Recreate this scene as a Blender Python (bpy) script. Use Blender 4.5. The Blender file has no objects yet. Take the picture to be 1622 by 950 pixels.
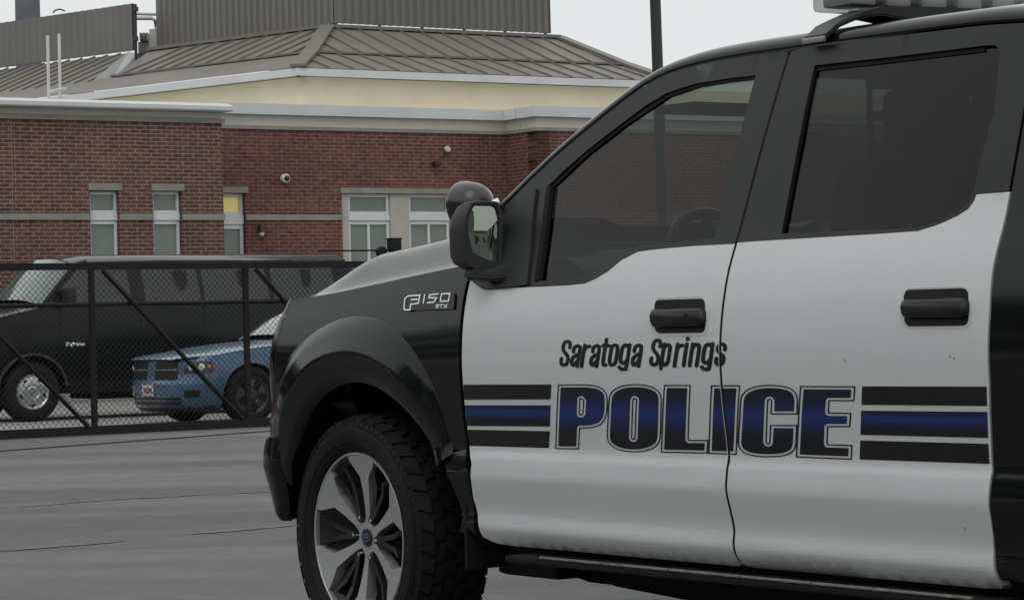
import bpy, bmesh, math, random
import numpy as np
from mathutils import Vector, Matrix, noise
from mathutils.geometry import delaunay_2d_cdt
random.seed(7)
R = math.radians
SC = bpy.context.scene
COL = SC.collection
# ------------------------------------------------------------------ camera, sky, sun, exposure
FPX, CX, CY, CAMZ = 4326.0, 811.0, 475.0, 1.07
PITCH, ROLL = math.atan(46/4326.0), 0.0257
_f = Vector((0, math.cos(PITCH), math.sin(PITCH)))
_u0 = Vector((0, -math.sin(PITCH), math.cos(PITCH)))
_r0 = Vector((1, 0, 0))
_r = _r0*math.cos(ROLL) - _u0*math.sin(ROLL)
_u = _u0*math.cos(ROLL) + _r0*math.sin(ROLL)
CAM = Vector((0, 0, CAMZ))
cd = bpy.data.cameras.new('camera')
cam = bpy.data.objects.new('camera', cd); COL.objects.link(cam)
cd.sensor_width = 36.0
cd.lens = FPX/1622.0*36.0
cd.clip_start, cd.clip_end = 0.1, 3000
m = Matrix((( _r.x, _u.x, -_f.x, CAM.x), (_r.y, _u.y, -_f.y, CAM.y), (_r.z, _u.z, -_f.z, CAM.z), (0, 0, 0, 1)))
cam.matrix_world = m
SC.camera = cam

W = bpy.data.worlds.new('World'); SC.world = W; W.use_nodes = True
SUN_EL, SUN_AZ = R(52), R(200)          # azimuth measured clockwise from +Y
nt = W.node_tree; nt.nodes.clear()
def N(tree, typ, **kw):
    n = tree.nodes.new(typ)
    for k, v in kw.items(): setattr(n, k, v)
    return n
out = N(nt, 'ShaderNodeOutputWorld'); bg = N(nt, 'ShaderNodeBackground'); bg.inputs['Strength'].default_value = 0.1
sky = N(nt, 'ShaderNodeTexSky', sky_type='NISHITA'); sky.sun_disc = False
sky.sun_elevation = SUN_EL; sky.sun_rotation = SUN_AZ; sky.air_density = 1.0; sky.dust_density = 3.0
hsv = N(nt, 'ShaderNodeHueSaturation'); hsv.inputs['Saturation'].default_value = 0.12; hsv.inputs['Value'].default_value = 0.9
tc = N(nt, 'ShaderNodeTexCoord'); sep = N(nt, 'ShaderNodeSeparateXYZ')
ramp = N(nt, 'ShaderNodeValToRGB')
ramp.color_ramp.elements[0].position = 0.0; ramp.color_ramp.elements[0].color = (.735, .765, .770, 1)
ramp.color_ramp.elements[1].position = 1.0; ramp.color_ramp.elements[1].color = (.98, 1.0, 1.0, 1)
cn = N(nt, 'ShaderNodeTexNoise'); cn.inputs['Scale'].default_value = 1.6; cn.inputs['Detail'].default_value = 5
mr = N(nt, 'ShaderNodeMapRange'); mr.inputs['To Min'].default_value = 10.9; mr.inputs['To Max'].default_value = 12.7
vm = N(nt, 'ShaderNodeVectorMath', operation='SCALE')
mx = N(nt, 'ShaderNodeMix', data_type='RGBA'); mx.inputs['Factor'].default_value = 0.88
L = nt.links.new
L(tc.outputs['Generated'], sep.inputs[0]); L(sep.outputs['Z'], ramp.inputs[0]); L(tc.outputs['Generated'], cn.inputs['Vector'])
L(cn.outputs['Fac'], mr.inputs['Value']); L(ramp.outputs['Color'], vm.inputs[0]); L(mr.outputs['Result'], vm.inputs['Scale'])
L(sky.outputs[0], hsv.inputs['Color']); L(hsv.outputs[0], mx.inputs[6]); L(vm.outputs[0], mx.inputs[7])
L(mx.outputs[2], bg.inputs['Color']); L(bg.outputs[0], out.inputs['Surface'])
sl = bpy.data.lights.new('sun', 'SUN'); sl.energy = 0.5; sl.angle = R(40); sl.color = (1, .97, .93)
sun = bpy.data.objects.new('sun', sl); COL.objects.link(sun)
sd = Vector((math.sin(SUN_AZ)*math.cos(SUN_EL), math.cos(SUN_AZ)*math.cos(SUN_EL), math.sin(SUN_EL)))
sun.rotation_euler = sd.to_track_quat('Z', 'Y').to_euler(); sun.location = (0, 0, 30)
SC.view_settings.view_transform = 'Standard'; SC.view_settings.look = 'None'
SC.view_settings.exposure = -0.12; SC.view_settings.gamma = 1.0
SC.view_settings.use_curve_mapping = False
SC.cycles.max_bounces = 10; SC.cycles.transparent_max_bounces = 24

# ------------------------------------------------------------------ small helpers
def ray(px, py):
    return (_f + _r*((px-CX)/FPX) - _u*((py-CY)/FPX))
def hit_plane(px, py, co, no):
    d = ray(px, py); t = (co-CAM).dot(no)/d.dot(no)
    return CAM + d*t
def at_depth(px, py, Y):
    d = ray(px, py); return CAM + d*(Y/d.y)
def lerp(a, b, t): return a+(b-a)*t
def sstep(a, b, x):
    t = min(1, max(0, (x-a)/(b-a))); return t*t*(3-2*t)

MATS = {}
def mat(name, col=(.5,.5,.5), rough=.5, metal=0., spec=.5, coat=0., noise_amt=0., noise_scale=8., bump=0., bump_scale=60., rough_var=0.):
    if name in MATS: return MATS[name]
    M = bpy.data.materials.new(name); M.use_nodes = True
    t = M.node_tree; p = t.nodes['Principled BSDF']
    p.inputs['Base Color'].default_value = (*col, 1); p.inputs['Roughness'].default_value = rough
    p.inputs['Metallic'].default_value = metal; p.inputs['Specular IOR Level'].default_value = spec
    p.inputs['Coat Weight'].default_value = coat; p.inputs['Coat Roughness'].default_value = .04
    if noise_amt or bump or rough_var:
        tcn = N(t, 'ShaderNodeTexCoord')
    if noise_amt or rough_var:
        nz = N(t, 'ShaderNodeTexNoise'); nz.inputs['Scale'].default_value = noise_scale; nz.inputs['Detail'].default_value = 6
        t.links.new(tcn.outputs['Object'], nz.inputs['Vector'])
    if noise_amt:
        cr = N(t, 'ShaderNodeValToRGB'); e = cr.color_ramp.elements
        e[0].position, e[1].position = .3, .7
        e[0].color = (*[c*(1-noise_amt) for c in col], 1); e[1].color = (*[min(1, c*(1+noise_amt)) for c in col], 1)
        t.links.new(nz.outputs['Fac'], cr.inputs[0]); t.links.new(cr.outputs[0], p.inputs['Base Color'])
    if rough_var:
        rr = N(t, 'ShaderNodeMapRange'); rr.inputs['To Min'].default_value = rough-rough_var; rr.inputs['To Max'].default_value = rough+rough_var
        t.links.new(nz.outputs['Fac'], rr.inputs['Value']); t.links.new(rr.outputs[0], p.inputs['Roughness'])
    if bump:
        nb = N(t, 'ShaderNodeTexNoise'); nb.inputs['Scale'].default_value = bump_scale; nb.inputs['Detail'].default_value = 4
        bp = N(t, 'ShaderNodeBump'); bp.inputs['Strength'].default_value = bump; bp.inputs['Distance'].default_value = .01
        t.links.new(tcn.outputs['Object'], nb.inputs['Vector']); t.links.new(nb.outputs['Fac'], bp.inputs['Height']); t.links.new(bp.outputs[0], p.inputs['Normal'])
    MATS[name] = M; return M

def tag(o, label=None, cat=None, group=None, kind=None):
    if label: o['label'] = label
    if cat: o['category'] = cat
    if group: o['group'] = group
    if kind: o['kind'] = kind
    return o
def empty(name, mtx, label, cat, group=None):
    o = bpy.data.objects.new(name, None); COL.objects.link(o); o.matrix_world = mtx
    o.empty_display_size = .2
    return tag(o, label, cat, group)
def obj(name, bm, material, parent=None, smooth=38):
    me = bpy.data.meshes.new(name)
    bmesh.ops.recalc_face_normals(bm, faces=bm.faces)
    bm.to_mesh(me); bm.free()
    if material: 
        for mm in (material if isinstance(material, (list, tuple)) else [material]): me.materials.append(mm)
    if smooth:
        me.polygons.foreach_set('use_smooth', [True]*len(me.polygons))
        me.set_sharp_from_angle(angle=R(smooth))
    o = bpy.data.objects.new(name, me); COL.objects.link(o)
    if parent is not None: o.parent = parent
    return o
def box(bm, x0, x1, y0, y1, z0, z1, bev=0, seg=2):
    vs = [bm.verts.new((x, y, z)) for z in (z0, z1) for y in (y0, y1) for x in (x0, x1)]
    q = [(0,2,3,1),(4,5,7,6),(0,1,5,4),(2,6,7,3),(1,3,7,5),(0,4,6,2)]
    fs = [bm.faces.new([vs[i] for i in f]) for f in q]
    if bev:
        es = list({e for f in fs for e in f.edges})
        bmesh.ops.bevel(bm, geom=es, offset=bev, segments=seg, affect='EDGES', profile=.6, clamp_overlap=True)
def obox(bm, p0, p1, w, h, up=Vector((0,0,1))):
    """bar from p0 to p1, width w, height h"""
    p0, p1 = Vector(p0), Vector(p1); d = (p1-p0).normalized()
    if abs(d.dot(up)) > .99: up = Vector((1,0,0))
    s = d.cross(up).normalized()*w/2; t = s.cross(d).normalized()*h/2
    v = [bm.verts.new(p+a*s+b*t) for p in (p0, p1) for a, b in ((-1,-1),(1,-1),(1,1),(-1,1))]
    for f in ((0,1,2,3),(7,6,5,4),(0,4,5,1),(1,5,6,2),(2,6,7,3),(3,7,4,0)): bm.faces.new([v[i] for i in f])
def tube(bm, pts, r, n=8, cap=True, closed=False):
    pts = [Vector(p) for p in pts]; rings = []
    rs = r if isinstance(r, (list, tuple)) else [r]*len(pts)
    ref = None
    for i, p in enumerate(pts):
        if closed: d = pts[(i+1) % len(pts)]-pts[i-1]
        else: d = pts[min(i+1, len(pts)-1)]-pts[max(i-1, 0)]
        d.normalize()
        if ref is None:
            ref = Vector((0,0,1)) if abs(d.z) < .9 else Vector((1,0,0))
        a = d.cross(ref).normalized(); b = d.cross(a).normalized(); ref = -b if False else ref
        rings.append([bm.verts.new(p+(a*math.cos(2*math.pi*k/n)+b*math.sin(2*math.pi*k/n))*rs[i]) for k in range(n)])
    m = len(rings)
    for i in range(m if closed else m-1):
        A, B = rings[i], rings[(i+1) % m]
        for k in range(n): bm.faces.new((A[k], A[(k+1) % n], B[(k+1) % n], B[k]))
    if cap and not closed: bm.faces.new(rings[0][::-1]); bm.faces.new(rings[-1])
def lathe(bm, prof, n=48, axis='y', c=(0,0,0)):
    """prof: list of (r, h) ; axis of revolution"""
    rings = []
    for r, h in prof:
        ring = []
        for k in range(n):
            a = 2*math.pi*k/n; p = (r*math.cos(a), h, r*math.sin(a)) if axis == 'y' else (r*math.cos(a), r*math.sin(a), h)
            ring.append(bm.verts.new((p[0]+c[0], p[1]+c[1], p[2]+c[2])))
        rings.append(ring)
    for A, B in zip(rings, rings[1:]):
        for k in range(n): bm.faces.new((A[k], A[(k+1) % n], B[(k+1) % n], B[k]))
    return rings
def prism(bm, pts, off0, off1, mapf):
    """polygon pts (u,v) between two offsets"""
    a = [bm.verts.new(mapf(u, v, off0)) for u, v in pts]; b = [bm.verts.new(mapf(u, v, off1)) for u, v in pts]
    n = len(pts); bm.faces.new(a); bm.faces.new(b[::-1])
    for i in range(n): bm.faces.new((a[i], a[(i+1) % n], b[(i+1) % n], b[i]))
def grid_faces(bm, rows, closed=False):
    for A, B in zip(rows, rows[1:]):
        n = len(A)
        for k in range(n if closed else n-1):
            q = [A[k], A[(k+1) % n], B[(k+1) % n], B[k]]
            q2 = []
            for v in q:
                if v not in q2: q2.append(v)
            if len(q2) >= 3:
                try: bm.faces.new(q2)
                except ValueError: pass
def densify(pts, step, closed=True):
    o = []; n = len(pts)
    for i in range(n if closed else n-1):
        a, b = pts[i], pts[(i+1) % n]; k = max(1, int(math.ceil(math.hypot(b[0]-a[0], b[1]-a[1])/step)))
        o += [(lerp(a[0], b[0], j/k), lerp(a[1], b[1], j/k)) for j in range(k)]
    if not closed: o.append(pts[-1])
    return o
def smooth_poly(pts, closed=False, n=4):
    """Catmull-Rom through pts"""
    o = []; m = len(pts)
    for i in range(m if closed else m-1):
        g = lambda k: pts[k % m] if closed else pts[min(max(k, 0), m-1)]
        p0, p1, p2, p3 = g(i-1), g(i), g(i+1), g(i+2)
        for j in range(n):
            t = j/n; t2, t3 = t*t, t*t*t
            o.append(tuple(.5*(2*b+(-a+c)*t+(2*a-5*b+4*c-d)*t2+(-a+3*b-3*c+d)*t3) for a, b, c, d in zip(p0, p1, p2, p3)))
    if not closed: o.append(pts[-1])
    return o
def rounded(pts, r, n=4):
    """round polygon corners"""
    o = []; m = len(pts)
    for i in range(m):
        p, a, b = Vector(pts[i]), Vector(pts[i-1]), Vector(pts[(i+1) % m])
        da, db = (a-p), (b-p); k = min(r, da.length*.45, db.length*.45)
        s, e = p+da.normalized()*k, p+db.normalized()*k
        for j in range(n+1):
            t = j/n; q = s*(1-t)**2+p*2*t*(1-t)+e*t*t; o.append((q.x, q.y))
    return o
def panel(name, outline, mapf, material, parent, us=.08, vs=.015, lip=.02, off=0., hole=None, bevel=.003, smooth=40, mirror=False):
    """curved sheet: polygon in (u,v) filled with a grid, mapped on to a surface, with returned edges"""
    loops = [densify(outline, max(.012, min(.04, vs*1.5)))] + ([densify(hole, max(.012, min(.04, vs*1.5)))] if hole else [])
    pts, edges = [], []
    for lp in loops:
        n0 = len(pts); pts += lp; edges += [(n0+i, n0+(i+1) % len(lp)) for i in range(len(lp))]
    B = np.array(pts); u0, u1, v0, v1 = B[:, 0].min(), B[:, 0].max(), B[:, 1].min(), B[:, 1].max()
    gu = np.arange(math.ceil(u0/us)*us, u1, us); gv = np.arange(math.ceil(v0/vs)*vs, v1, vs)
    if len(gu) and len(gv):
        U, V = np.meshgrid(gu, gv, indexing='ij')
        Dd = sdf_loops(loops, U.astype(float), V.astype(float)); ok = Dd < -min(us, vs)*.45
        pts += list(zip(U[ok].tolist(), V[ok].tolist()))
    r = delaunay_2d_cdt([Vector(p) for p in pts], edges, [], 0, 1e-6)
    vs2, tris = r[0], r[2]
    cen = np.array([[sum(vs2[i].x for i in t)/3, sum(vs2[i].y for i in t)/3] for t in tris])
    ins = sdf_loops(loops, cen[:, 0], cen[:, 1]) < 0
    bm = bmesh.new(); bv = [bm.verts.new((v.x, v.y, 0)) for v in vs2]
    for t, k in zip(tris, ins):
        if k: bm.faces.new([bv[i] for i in t])
    bmesh.ops.delete(bm, geom=[v for v in bm.verts if not v.link_faces], context='VERTS')
    if lip:
        be = [e for e in bm.edges if e.is_boundary]
        r = bmesh.ops.extrude_edge_only(bm, edges=be)
        nv = {v for v in r['geom'] if isinstance(v, bmesh.types.BMVert)}
        for v in nv: v.co.z = -lip
        if bevel: bmesh.ops.bevel(bm, geom=be, offset=bevel, segments=2, affect='EDGES', clamp_overlap=True)
    for v in bm.verts:
        v.co = mapf(v.co.x, v.co.y, off+v.co.z)
        if mirror: v.co.y = -v.co.y
    bmesh.ops.recalc_face_normals(bm, faces=bm.faces)
    sgn = sum(fc.normal.y*fc.calc_area() for fc in bm.faces)
    if (sgn < 0) != mirror: bmesh.ops.reverse_faces(bm, faces=bm.faces)
    me = bpy.data.meshes.new(name); bm.to_mesh(me); bm.free()
    me.materials.append(material)
    me.polygons.foreach_set('use_smooth', [True]*len(me.polygons)); me.set_sharp_from_angle(angle=R(smooth))
    o = bpy.data.objects.new(name, me); COL.objects.link(o); o.parent = parent
    return o
# ---- flat lettering from signed distances
def sdf_loops(loops, U, V):
    D = np.full(U.shape, 1e9); inside = np.zeros(U.shape, bool)
    for lp in loops:
        n = len(lp)
        for i in range(n):
            (x0, y0), (x1, y1) = lp[i], lp[(i+1) % n]
            dx, dy = x1-x0, y1-y0; l2 = dx*dx+dy*dy+1e-18
            t = np.clip(((U-x0)*dx+(V-y0)*dy)/l2, 0, 1)
            D = np.minimum(D, np.hypot(U-x0-t*dx, V-y0-t*dy))
            c = ((y0 > V) != (y1 > V)) & (U < (x1-x0)*(V-y0)/((y1-y0) if y1 != y0 else 1e-12)+x0)
            inside ^= c
    return np.where(inside, -D, D)
def sdf_strokes(strokes, rad, U, V):
    D = np.full(U.shape, 1e9)
    for st in strokes:
        for (x0, y0), (x1, y1) in zip(st, st[1:]):
            dx, dy = x1-x0, y1-y0; l2 = dx*dx+dy*dy+1e-18
            t = np.clip(((U-x0)*dx+(V-y0)*dy)/l2, 0, 1)
            D = np.minimum(D, np.hypot(U-x0-t*dx, V-y0-t*dy))
    return D-rad
def sdf_mesh(G, u0, v0, h, mapf, off):
    """G<0 region of a sampled field as a mesh"""
    bm = bmesh.new(); nu, nv = G.shape; cache = {}
    def vert(u, v):
        k = (round(u/h*512), round(v/h*512))
        if k not in cache: cache[k] = bm.verts.new(mapf(u0+u, v0+v, off))
        return cache[k]
    for i in range(nu-1):
        for j in range(nv-1):
            c = [(i, j), (i+1, j), (i+1, j+1), (i, j+1)]; g = [G[a] for a in c]
            if min(g) >= 0: continue
            P = []
            for k in range(4):
                a, b = c[k], c[(k+1) % 4]; ga, gb = g[k], g[(k+1) % 4]
                if ga < 0: P.append((a[0]*h, a[1]*h))
                if (ga < 0) != (gb < 0):
                    t = ga/(ga-gb); P.append((lerp(a[0], b[0], t)*h, lerp(a[1], b[1], t)*h))
            vv = []
            for p in P:
                q = vert(*p)
                if q not in vv: vv.append(q)
            if len(vv) >= 3:
                try: bm.faces.new(vv)
                except ValueError: pass
    return bm
# ------------------------------------------------------------------ police pickup: frame and side surface
AL = R(34.6)
FW = Vector((-math.sin(AL), math.cos(AL), 0)); LF = Vector((-math.cos(AL), -math.sin(AL), 0))
T0 = Vector((-.469, 8.9, 0)) - LF*.955
TM = Matrix(((FW.x, LF.x, 0, T0.x), (FW.y, LF.y, 0, T0.y), (0, 0, 1, 0), (0, 0, 0, 1)))
_pz = [(.28,.80),(.34,.84),(.385,.872),(.40,.895),(.42,.928),(.44,.946),(.465,.9555),(.488,.954),(.505,.950),(.53,.953),(.575,.965),(.619,.9762),(.632,.9758),(.66,.9725),(.690,.9675),(.696,.9630),(.715,.9612),(.76,.966),(.82,.9735),(.88,.980),(.94,.9840),(.985,.9850),(1.03,.982),(1.08,.976),(1.14,.9655),(1.20,.951),(1.25,.934),(1.287,.9155),(1.32,.905),(1.40,.8805),(1.50,.8495),(1.60,.817),(1.70,.783),(1.80,.747),(1.90,.71)]
def _mkprof():
    zs = np.arange(.28, 1.9001, .002); xs = np.array([p[0] for p in _pz]); ys = np.array([p[1] for p in _pz])
    y = np.interp(zs, xs, ys); k = np.exp(-.5*(np.arange(-8, 9)*.002/.0036)**2); k /= k.sum()
    y2 = np.convolve(np.pad(y, 8, mode='edge'), k, 'valid')
    k3 = np.exp(-.5*(np.arange(-40, 41)*.002/.03)**2); k3 /= k3.sum()
    y3 = np.convolve(np.pad(y, 40, mode='reflect', reflect_type='odd'), k3, 'valid')
    w = np.clip((zs-.74)/.06, 0, 1)
    return zs, y2*(1-w)+y3*w
_Z, _Y = _mkprof()
def prof(z): 
    i = (min(max(z, .28), 1.9)-.28)/.002; a = int(min(i, len(_Y)-2)); return _Y[a]+(_Y[a+1]-_Y[a])*(i-a)
def dsh(x): return .10*sstep(-.95, .75, x)
def YS(x, z):
    zz = z + dsh(x)*sstep(.95, 1.18, z)
    return prof(zz)
def tmap(x, z, off=0.): return Vector((x, YS(x, z)+off, z))
TI = TM.inverted()
CAM_T = TI @ CAM; RT = TI.to_3x3()
def TY(px, py, y):            # pixel -> (x,z) on the plane y = const of the pickup
    d = RT @ ray(px, py); t = (y-CAM_T.y)/d.y; p = CAM_T+d*t; return p.x, p.z
def TX(px, py, x):
    d = RT @ ray(px, py); t = (x-CAM_T.x)/d.x; p = CAM_T+d*t; return p.y, p.z
def TS(px, py, off=0., Yf=None):
    y = .95
    for _ in range(25):
        x, z = TY(px, py, y); y = .5*y+.5*((Yf or YS)(x, z)+off)
    return x, z
def TSL(pts, off=0.): return [TS(px, py, off) for px, py in pts]
# materials of the pickup
M_BLACK = mat('black_gloss_paint', (.006, .0065, .007), .11, spec=.31, rough_var=.03, noise_scale=3)
M_WHITE = mat('white_wrap', (.555, .57, .575), .3, spec=.45, coat=.35, noise_amt=.018, noise_scale=5)
M_SATIN = mat('satin_black_trim', (.011, .0115, .012), .34, spec=.31, rough_var=.06, noise_scale=20)
M_PLAST = mat('textured_black_plastic', (.018, .019, .02), .5, spec=.4, bump=.15, bump_scale=300)
M_RUB = mat('tyre_rubber', (.0095, .010, .010), .75, spec=.22, noise_amt=.3, noise_scale=14, bump=.1, bump_scale=120)
M_UNDER = mat('underbody_black', (.010, .010, .010), .8, spec=.2, noise_amt=.4, noise_scale=9)
M_MACH = mat('machined_aluminium', (.44, .445, .45), .38, metal=.55, spec=.5, rough_var=.05, noise_scale=6)
M_POCK = mat('wheel_pocket_grey', (.013, .0135, .0145), .35, spec=.4)
M_CHROME = mat('chrome', (.78, .79, .8), .12, metal=1.)
M_BADGE = mat('badge_bright', (.80, .81, .83), .35, spec=.5)
M_NAVY = mat('navy_cap', (.006, .008, .020), .25, coat=.5)
M_INT = mat('interior_dark', (.02, .021, .022), .7)
M_SEAT = mat('seat_cloth', (.028, .029, .031), .9, bump=.2, bump_scale=200)
M_HEAD = mat('headliner_grey', (.10, .10, .098), .9)
M_DECAL = mat('decal_black', (.008, .0085, .010), .35, spec=.4, noise_amt=.2, noise_scale=30)
M_AMBER = mat('amber_lens', (.5, .18, .02), .2)
M_LAMP = mat('lamp_lens', (.35, .36, .36), .12, spec=.6, coat=.5)
M_RED = mat('red_lens', (.22, .012, .012), .15, coat=.5)
def mat_blue(name, zc, half):
    M = bpy.data.materials.new(name); M.use_nodes = True; t = M.node_tree; p = t.nodes['Principled BSDF']
    p.inputs['Roughness'].default_value = .34; p.inputs['Specular IOR Level'].default_value = .4
    a = N(t, 'ShaderNodeTexCoord'); s = N(t, 'ShaderNodeSeparateXYZ'); r = N(t, 'ShaderNodeMapRange'); c = N(t, 'ShaderNodeValToRGB')
    r.inputs['From Min'].default_value = zc-half; r.inputs['From Max'].default_value = zc+half
    e = c.color_ramp.elements; e[0].position = 0; e[0].color = (.007, .0075, .010, 1); e[1].position = 1; e[1].color = (.008, .0085, .012, 1)
    for pos, col in ((.22, (.008, .009, .016, 1)), (.5, (.012, .030, .15, 1)), (.66, (.009, .013, .05, 1)), (.85, (.008, .009, .018, 1))):
        q = e.new(pos); q.color = col
    t.links.new(a.outputs['Object'], s.inputs[0]); t.links.new(s.outputs['Z'], r.inputs['Value']); t.links.new(r.outputs[0], c.inputs[0]); t.links.new(c.outputs[0], p.inputs['Base Color'])
    return M
def mat_glass(name, tint, fres_rough=.015, ior=1.39):
    M = bpy.data.materials.new(name); M.use_nodes = True; t = M.node_tree; t.nodes.clear()
    o = N(t, 'ShaderNodeOutputMaterial'); tr = N(t, 'ShaderNodeBsdfTransparent'); gl = N(t, 'ShaderNodeBsdfGlossy'); mxs = N(t, 'ShaderNodeMixShader'); fr = N(t, 'ShaderNodeFresnel')
    tr.inputs['Color'].default_value = (*tint, 1); gl.inputs['Roughness'].default_value = fres_rough; fr.inputs['IOR'].default_value = ior
    ge = N(t, 'ShaderNodeNewGeometry'); mi = N(t, 'ShaderNodeMapRange'); mi.inputs['To Min'].default_value = ior; mi.inputs['To Max'].default_value = 1/ior
    t.links.new(ge.outputs['Backfacing'], mi.inputs['Value']); t.links.new(mi.outputs[0], fr.inputs['IOR'])
    t.links.new(fr.outputs[0], mxs.inputs[0]); t.links.new(tr.outputs[0], mxs.inputs[1]); t.links.new(gl.outputs[0], mxs.inputs[2]); t.links.new(mxs.outputs[0], o.inputs['Surface'])
    return M
M_GF = mat_glass('tinted_front_glass', (.26, .29, .27))
M_GR = mat_glass('dark_rear_glass', (.045, .05, .05))
M_GW = mat_glass('windscreen_glass', (.72, .78, .74))
M_CLEAR = mat_glass('clear_lens', (.62, .64, .62), .06)

truck = empty('police_pickup', TM, 'black and white police pickup with POLICE lettering and blue stripe on its doors', 'pickup truck')

SEAM = TSL([(1252,84),(1212,235),(1168,386),(1150,460),(1142,520),(1140,560),(1146,630),(1155,720),(1152,740),(1150,778),(1157,820),(1163,850),(1163,866),(1170,890)])
SEAMX = sum(p[0] for p in SEAM[2:])/len(SEAM[2:])
def seam_x(z): return SEAMX if z < 1.28 else SEAMX-.04*(z-1.28)/.53
GAP = .0052
# --- white door skins
front_white = [(747,437),(741,462),(735,500),(732,550),(733,600),(738,660),(744,710),(747,735),(746,760),(750,790),(757,815),(758,832),(765,850)]
fw_uv = TSL(front_white) + [(-.640, .424), (-.67, .415), (-.75, .412), (-1.2, .411), (-1.7, .411), (SEAMX+GAP+.03, .411), (SEAMX+GAP+.004, .416), (SEAMX+GAP, .424), (SEAMX+GAP, .60), (SEAMX+GAP, .75), (SEAMX+GAP, 1.0), (SEAMX+GAP, TS(1168,386)[1])]
belt_f = TSL([(1150,387),(1100,389.5),(1060,393),(1030,396),(1010,399),(985,412),(963,430),(945,441),(927,449),(900,452),(860,454),(808,456),(775,459)])
front_door = panel('front_door', fw_uv+belt_f, tmap, M_WHITE, truck, lip=.03, vs=.012, bevel=.004)
rw = [(1590,924),(1581,918),(1572,882),(1572,867),(1569,830),(1564,787),(1570,745),(1569,735),(1565,610),(1565,500),(1570,430),(1584,370),(1598,304)]
rw_uv = [(-2.836, .425), (-2.832, .44)] + TSL(rw[2:]); rw_uv = [(x-.003, z) for x, z in rw_uv]
belt_r = TSL([(1547,308),(1542,320),(1534,331),(1517,342),(1498,351),(1480,358),(1454,366),(1400,370),(1300,376),(1200,382)])
zb = TS(1182,383.5)[1]
rear_door = panel('rear_door', rw_uv+belt_r+[(SEAMX-GAP, zb), (SEAMX-GAP, 1.0), (SEAMX-GAP, .7), (SEAMX-GAP, .424), (SEAMX-GAP-.004, .416), (SEAMX-GAP-.03, .411), (-2.3, .411), (-2.78, .411), (-2.82, .414)], tmap, M_WHITE, truck, lip=.03, vs=.012, bevel=.004)
# --- black window frames and glass
drip = smooth_poly(TSL([(799,325),(863,262),(927.5,206),(1016,137.5),(1078,109),(1150,92),(1240,78.5),(1322,67),(1401,56.6),(1480,46.5),(1556,37.6),(1622,33)]), n=3)
drip_f = [p for p in drip if p[0] > seam_x(1.8)+.01]
drip_r = [p for p in drip if p[0] < seam_x(1.8)-.012]
frame_f = [(x-.002, z-.006) for x, z in drip_f] + [(seam_x(1.81)+GAP, 1.806), (SEAMX+GAP, 1.285)] + [(x, z+.001) for x, z in belt_f] + TSL([(757,447),(768,400),(785,350)])
glass_f = TSL([(1131.7,378),(1164,248),(1197,119.5),(1150,125),(1104,132.5),(1078,140),(1055.7,148),(1022,168),(989,192.6),(958,216),(927.5,240),(898,266),(868,295),(862,345),(856,400),(848,445),(880,444.5),(910,441),(927,434),(945,424.6),(975,408),(1000,395),(1018,389),(1060,384.5)])
front_frame = panel('window_frame', frame_f, tmap, M_SATIN, front_door, lip=.02, hole=glass_f, bevel=.003, us=.1, vs=.02)
pane_f = panel('window_pane', glass_f, tmap, M_GF, front_door, lip=0, off=-.012, us=.06, vs=.02)
frame_r = [(x-.002, z-.006) for x, z in drip_r] + TSL([(1640,42),(1622,170)]) + [(x, z+.001) for x, z in TSL([(1598,303)])] + [(x, z+.001) for x, z in belt_r] + [(SEAMX-GAP, zb+.001), (seam_x(1.81)-GAP, 1.806)]
glass_r = TSL([(1290,104),(1400,92),(1500,80),(1560,72.5),(1576,72),(1583,78),(1584,90),(1574,180),(1551,262),(1543,300),(1534,322),(1515,336),(1489,349),(1470,357),(1454,361),(1350,366),(1237.5,370),(1262,240)])
rear_frame = panel('window_frame', frame_r, tmap, M_SATIN, rear_door, lip=.02, hole=glass_r, bevel=.003, us=.1, vs=.02)
pane_r = panel('window_pane', glass_r, tmap, M_GR, rear_door, lip=0, off=-.012, us=.06, vs=.02)
# rubber run at the front edge of each pane
def strip(name, pts, w, mat_, parent, off0, off1, mapf=tmap):
    bm = bmesh.new(); L_, R_ = [], []
    pts = densify(pts, .03, False)
    for i, p in enumerate(pts):
        a, b = pts[max(0, i-1)], pts[min(len(pts)-1, i+1)]
        d = Vector((b[0]-a[0], b[1]-a[1])).normalized(); n_ = Vector((-d.y, d.x))*w/2
        L_.append((p[0]+n_.x, p[1]+n_.y)); R_.append((p[0]-n_.x, p[1]-n_.y))
    rows = [[bm.verts.new(mapf(*q, o)) for q in side] for side, o in ((L_, off0), (L_, off1), (R_, off1), (R_, off0))]
    grid_faces(bm, rows+[rows[0]]); bm.faces.new([r[0] for r in rows]); bm.faces.new([r[-1] for r in rows][::-1])
    return obj(name, bm, mat_, parent)
strip('window_channel', TSL([(1284,106),(1256,242),(1231,370)]), .035, M_UNDER, rear_door, -.016, -.001)
strip('window_channel', TSL([(870,296),(864,345),(857,400),(851,445)]), .022, M_UNDER, front_door, -.016, .003)
strip('window_channel', TSL([(1197,122),(1150,127.5),(1104,135),(1055.7,151),(989,195.6),(927.5,243),(870,297)]), .014, M_UNDER, front_door, -.02, -.006)
strip('window_channel', TSL([(1288,109),(1400,96.5),(1500,84.5),(1556,78)]), .013, M_UNDER, rear_door, -.02, -.008)
0 and strip('window_seal', TSL([(1170,380.5),(1100,384.5),(1060,388),(1030,391.5),(1010,395)]), .012, M_PLAST, front_door, -.01, .006)
0 and strip('window_seal', TSL([(1190,379),(1300,371.5),(1400,366),(1454,362)]), .010, M_PLAST, rear_door, -.01, .006)

for sd in (1, -1):
    strip('gap_shade_strip', [(seam_x(z), z) for z in np.linspace(.43, 1.80, 28)], .0125, M_UNDER, truck, -.014, -.0012, lambda x, z, o, s_=sd: Vector((x, s_*(YS(x, z)+o), z)))  # near-flush black strip standing in for the shade inside the door gap
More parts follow.
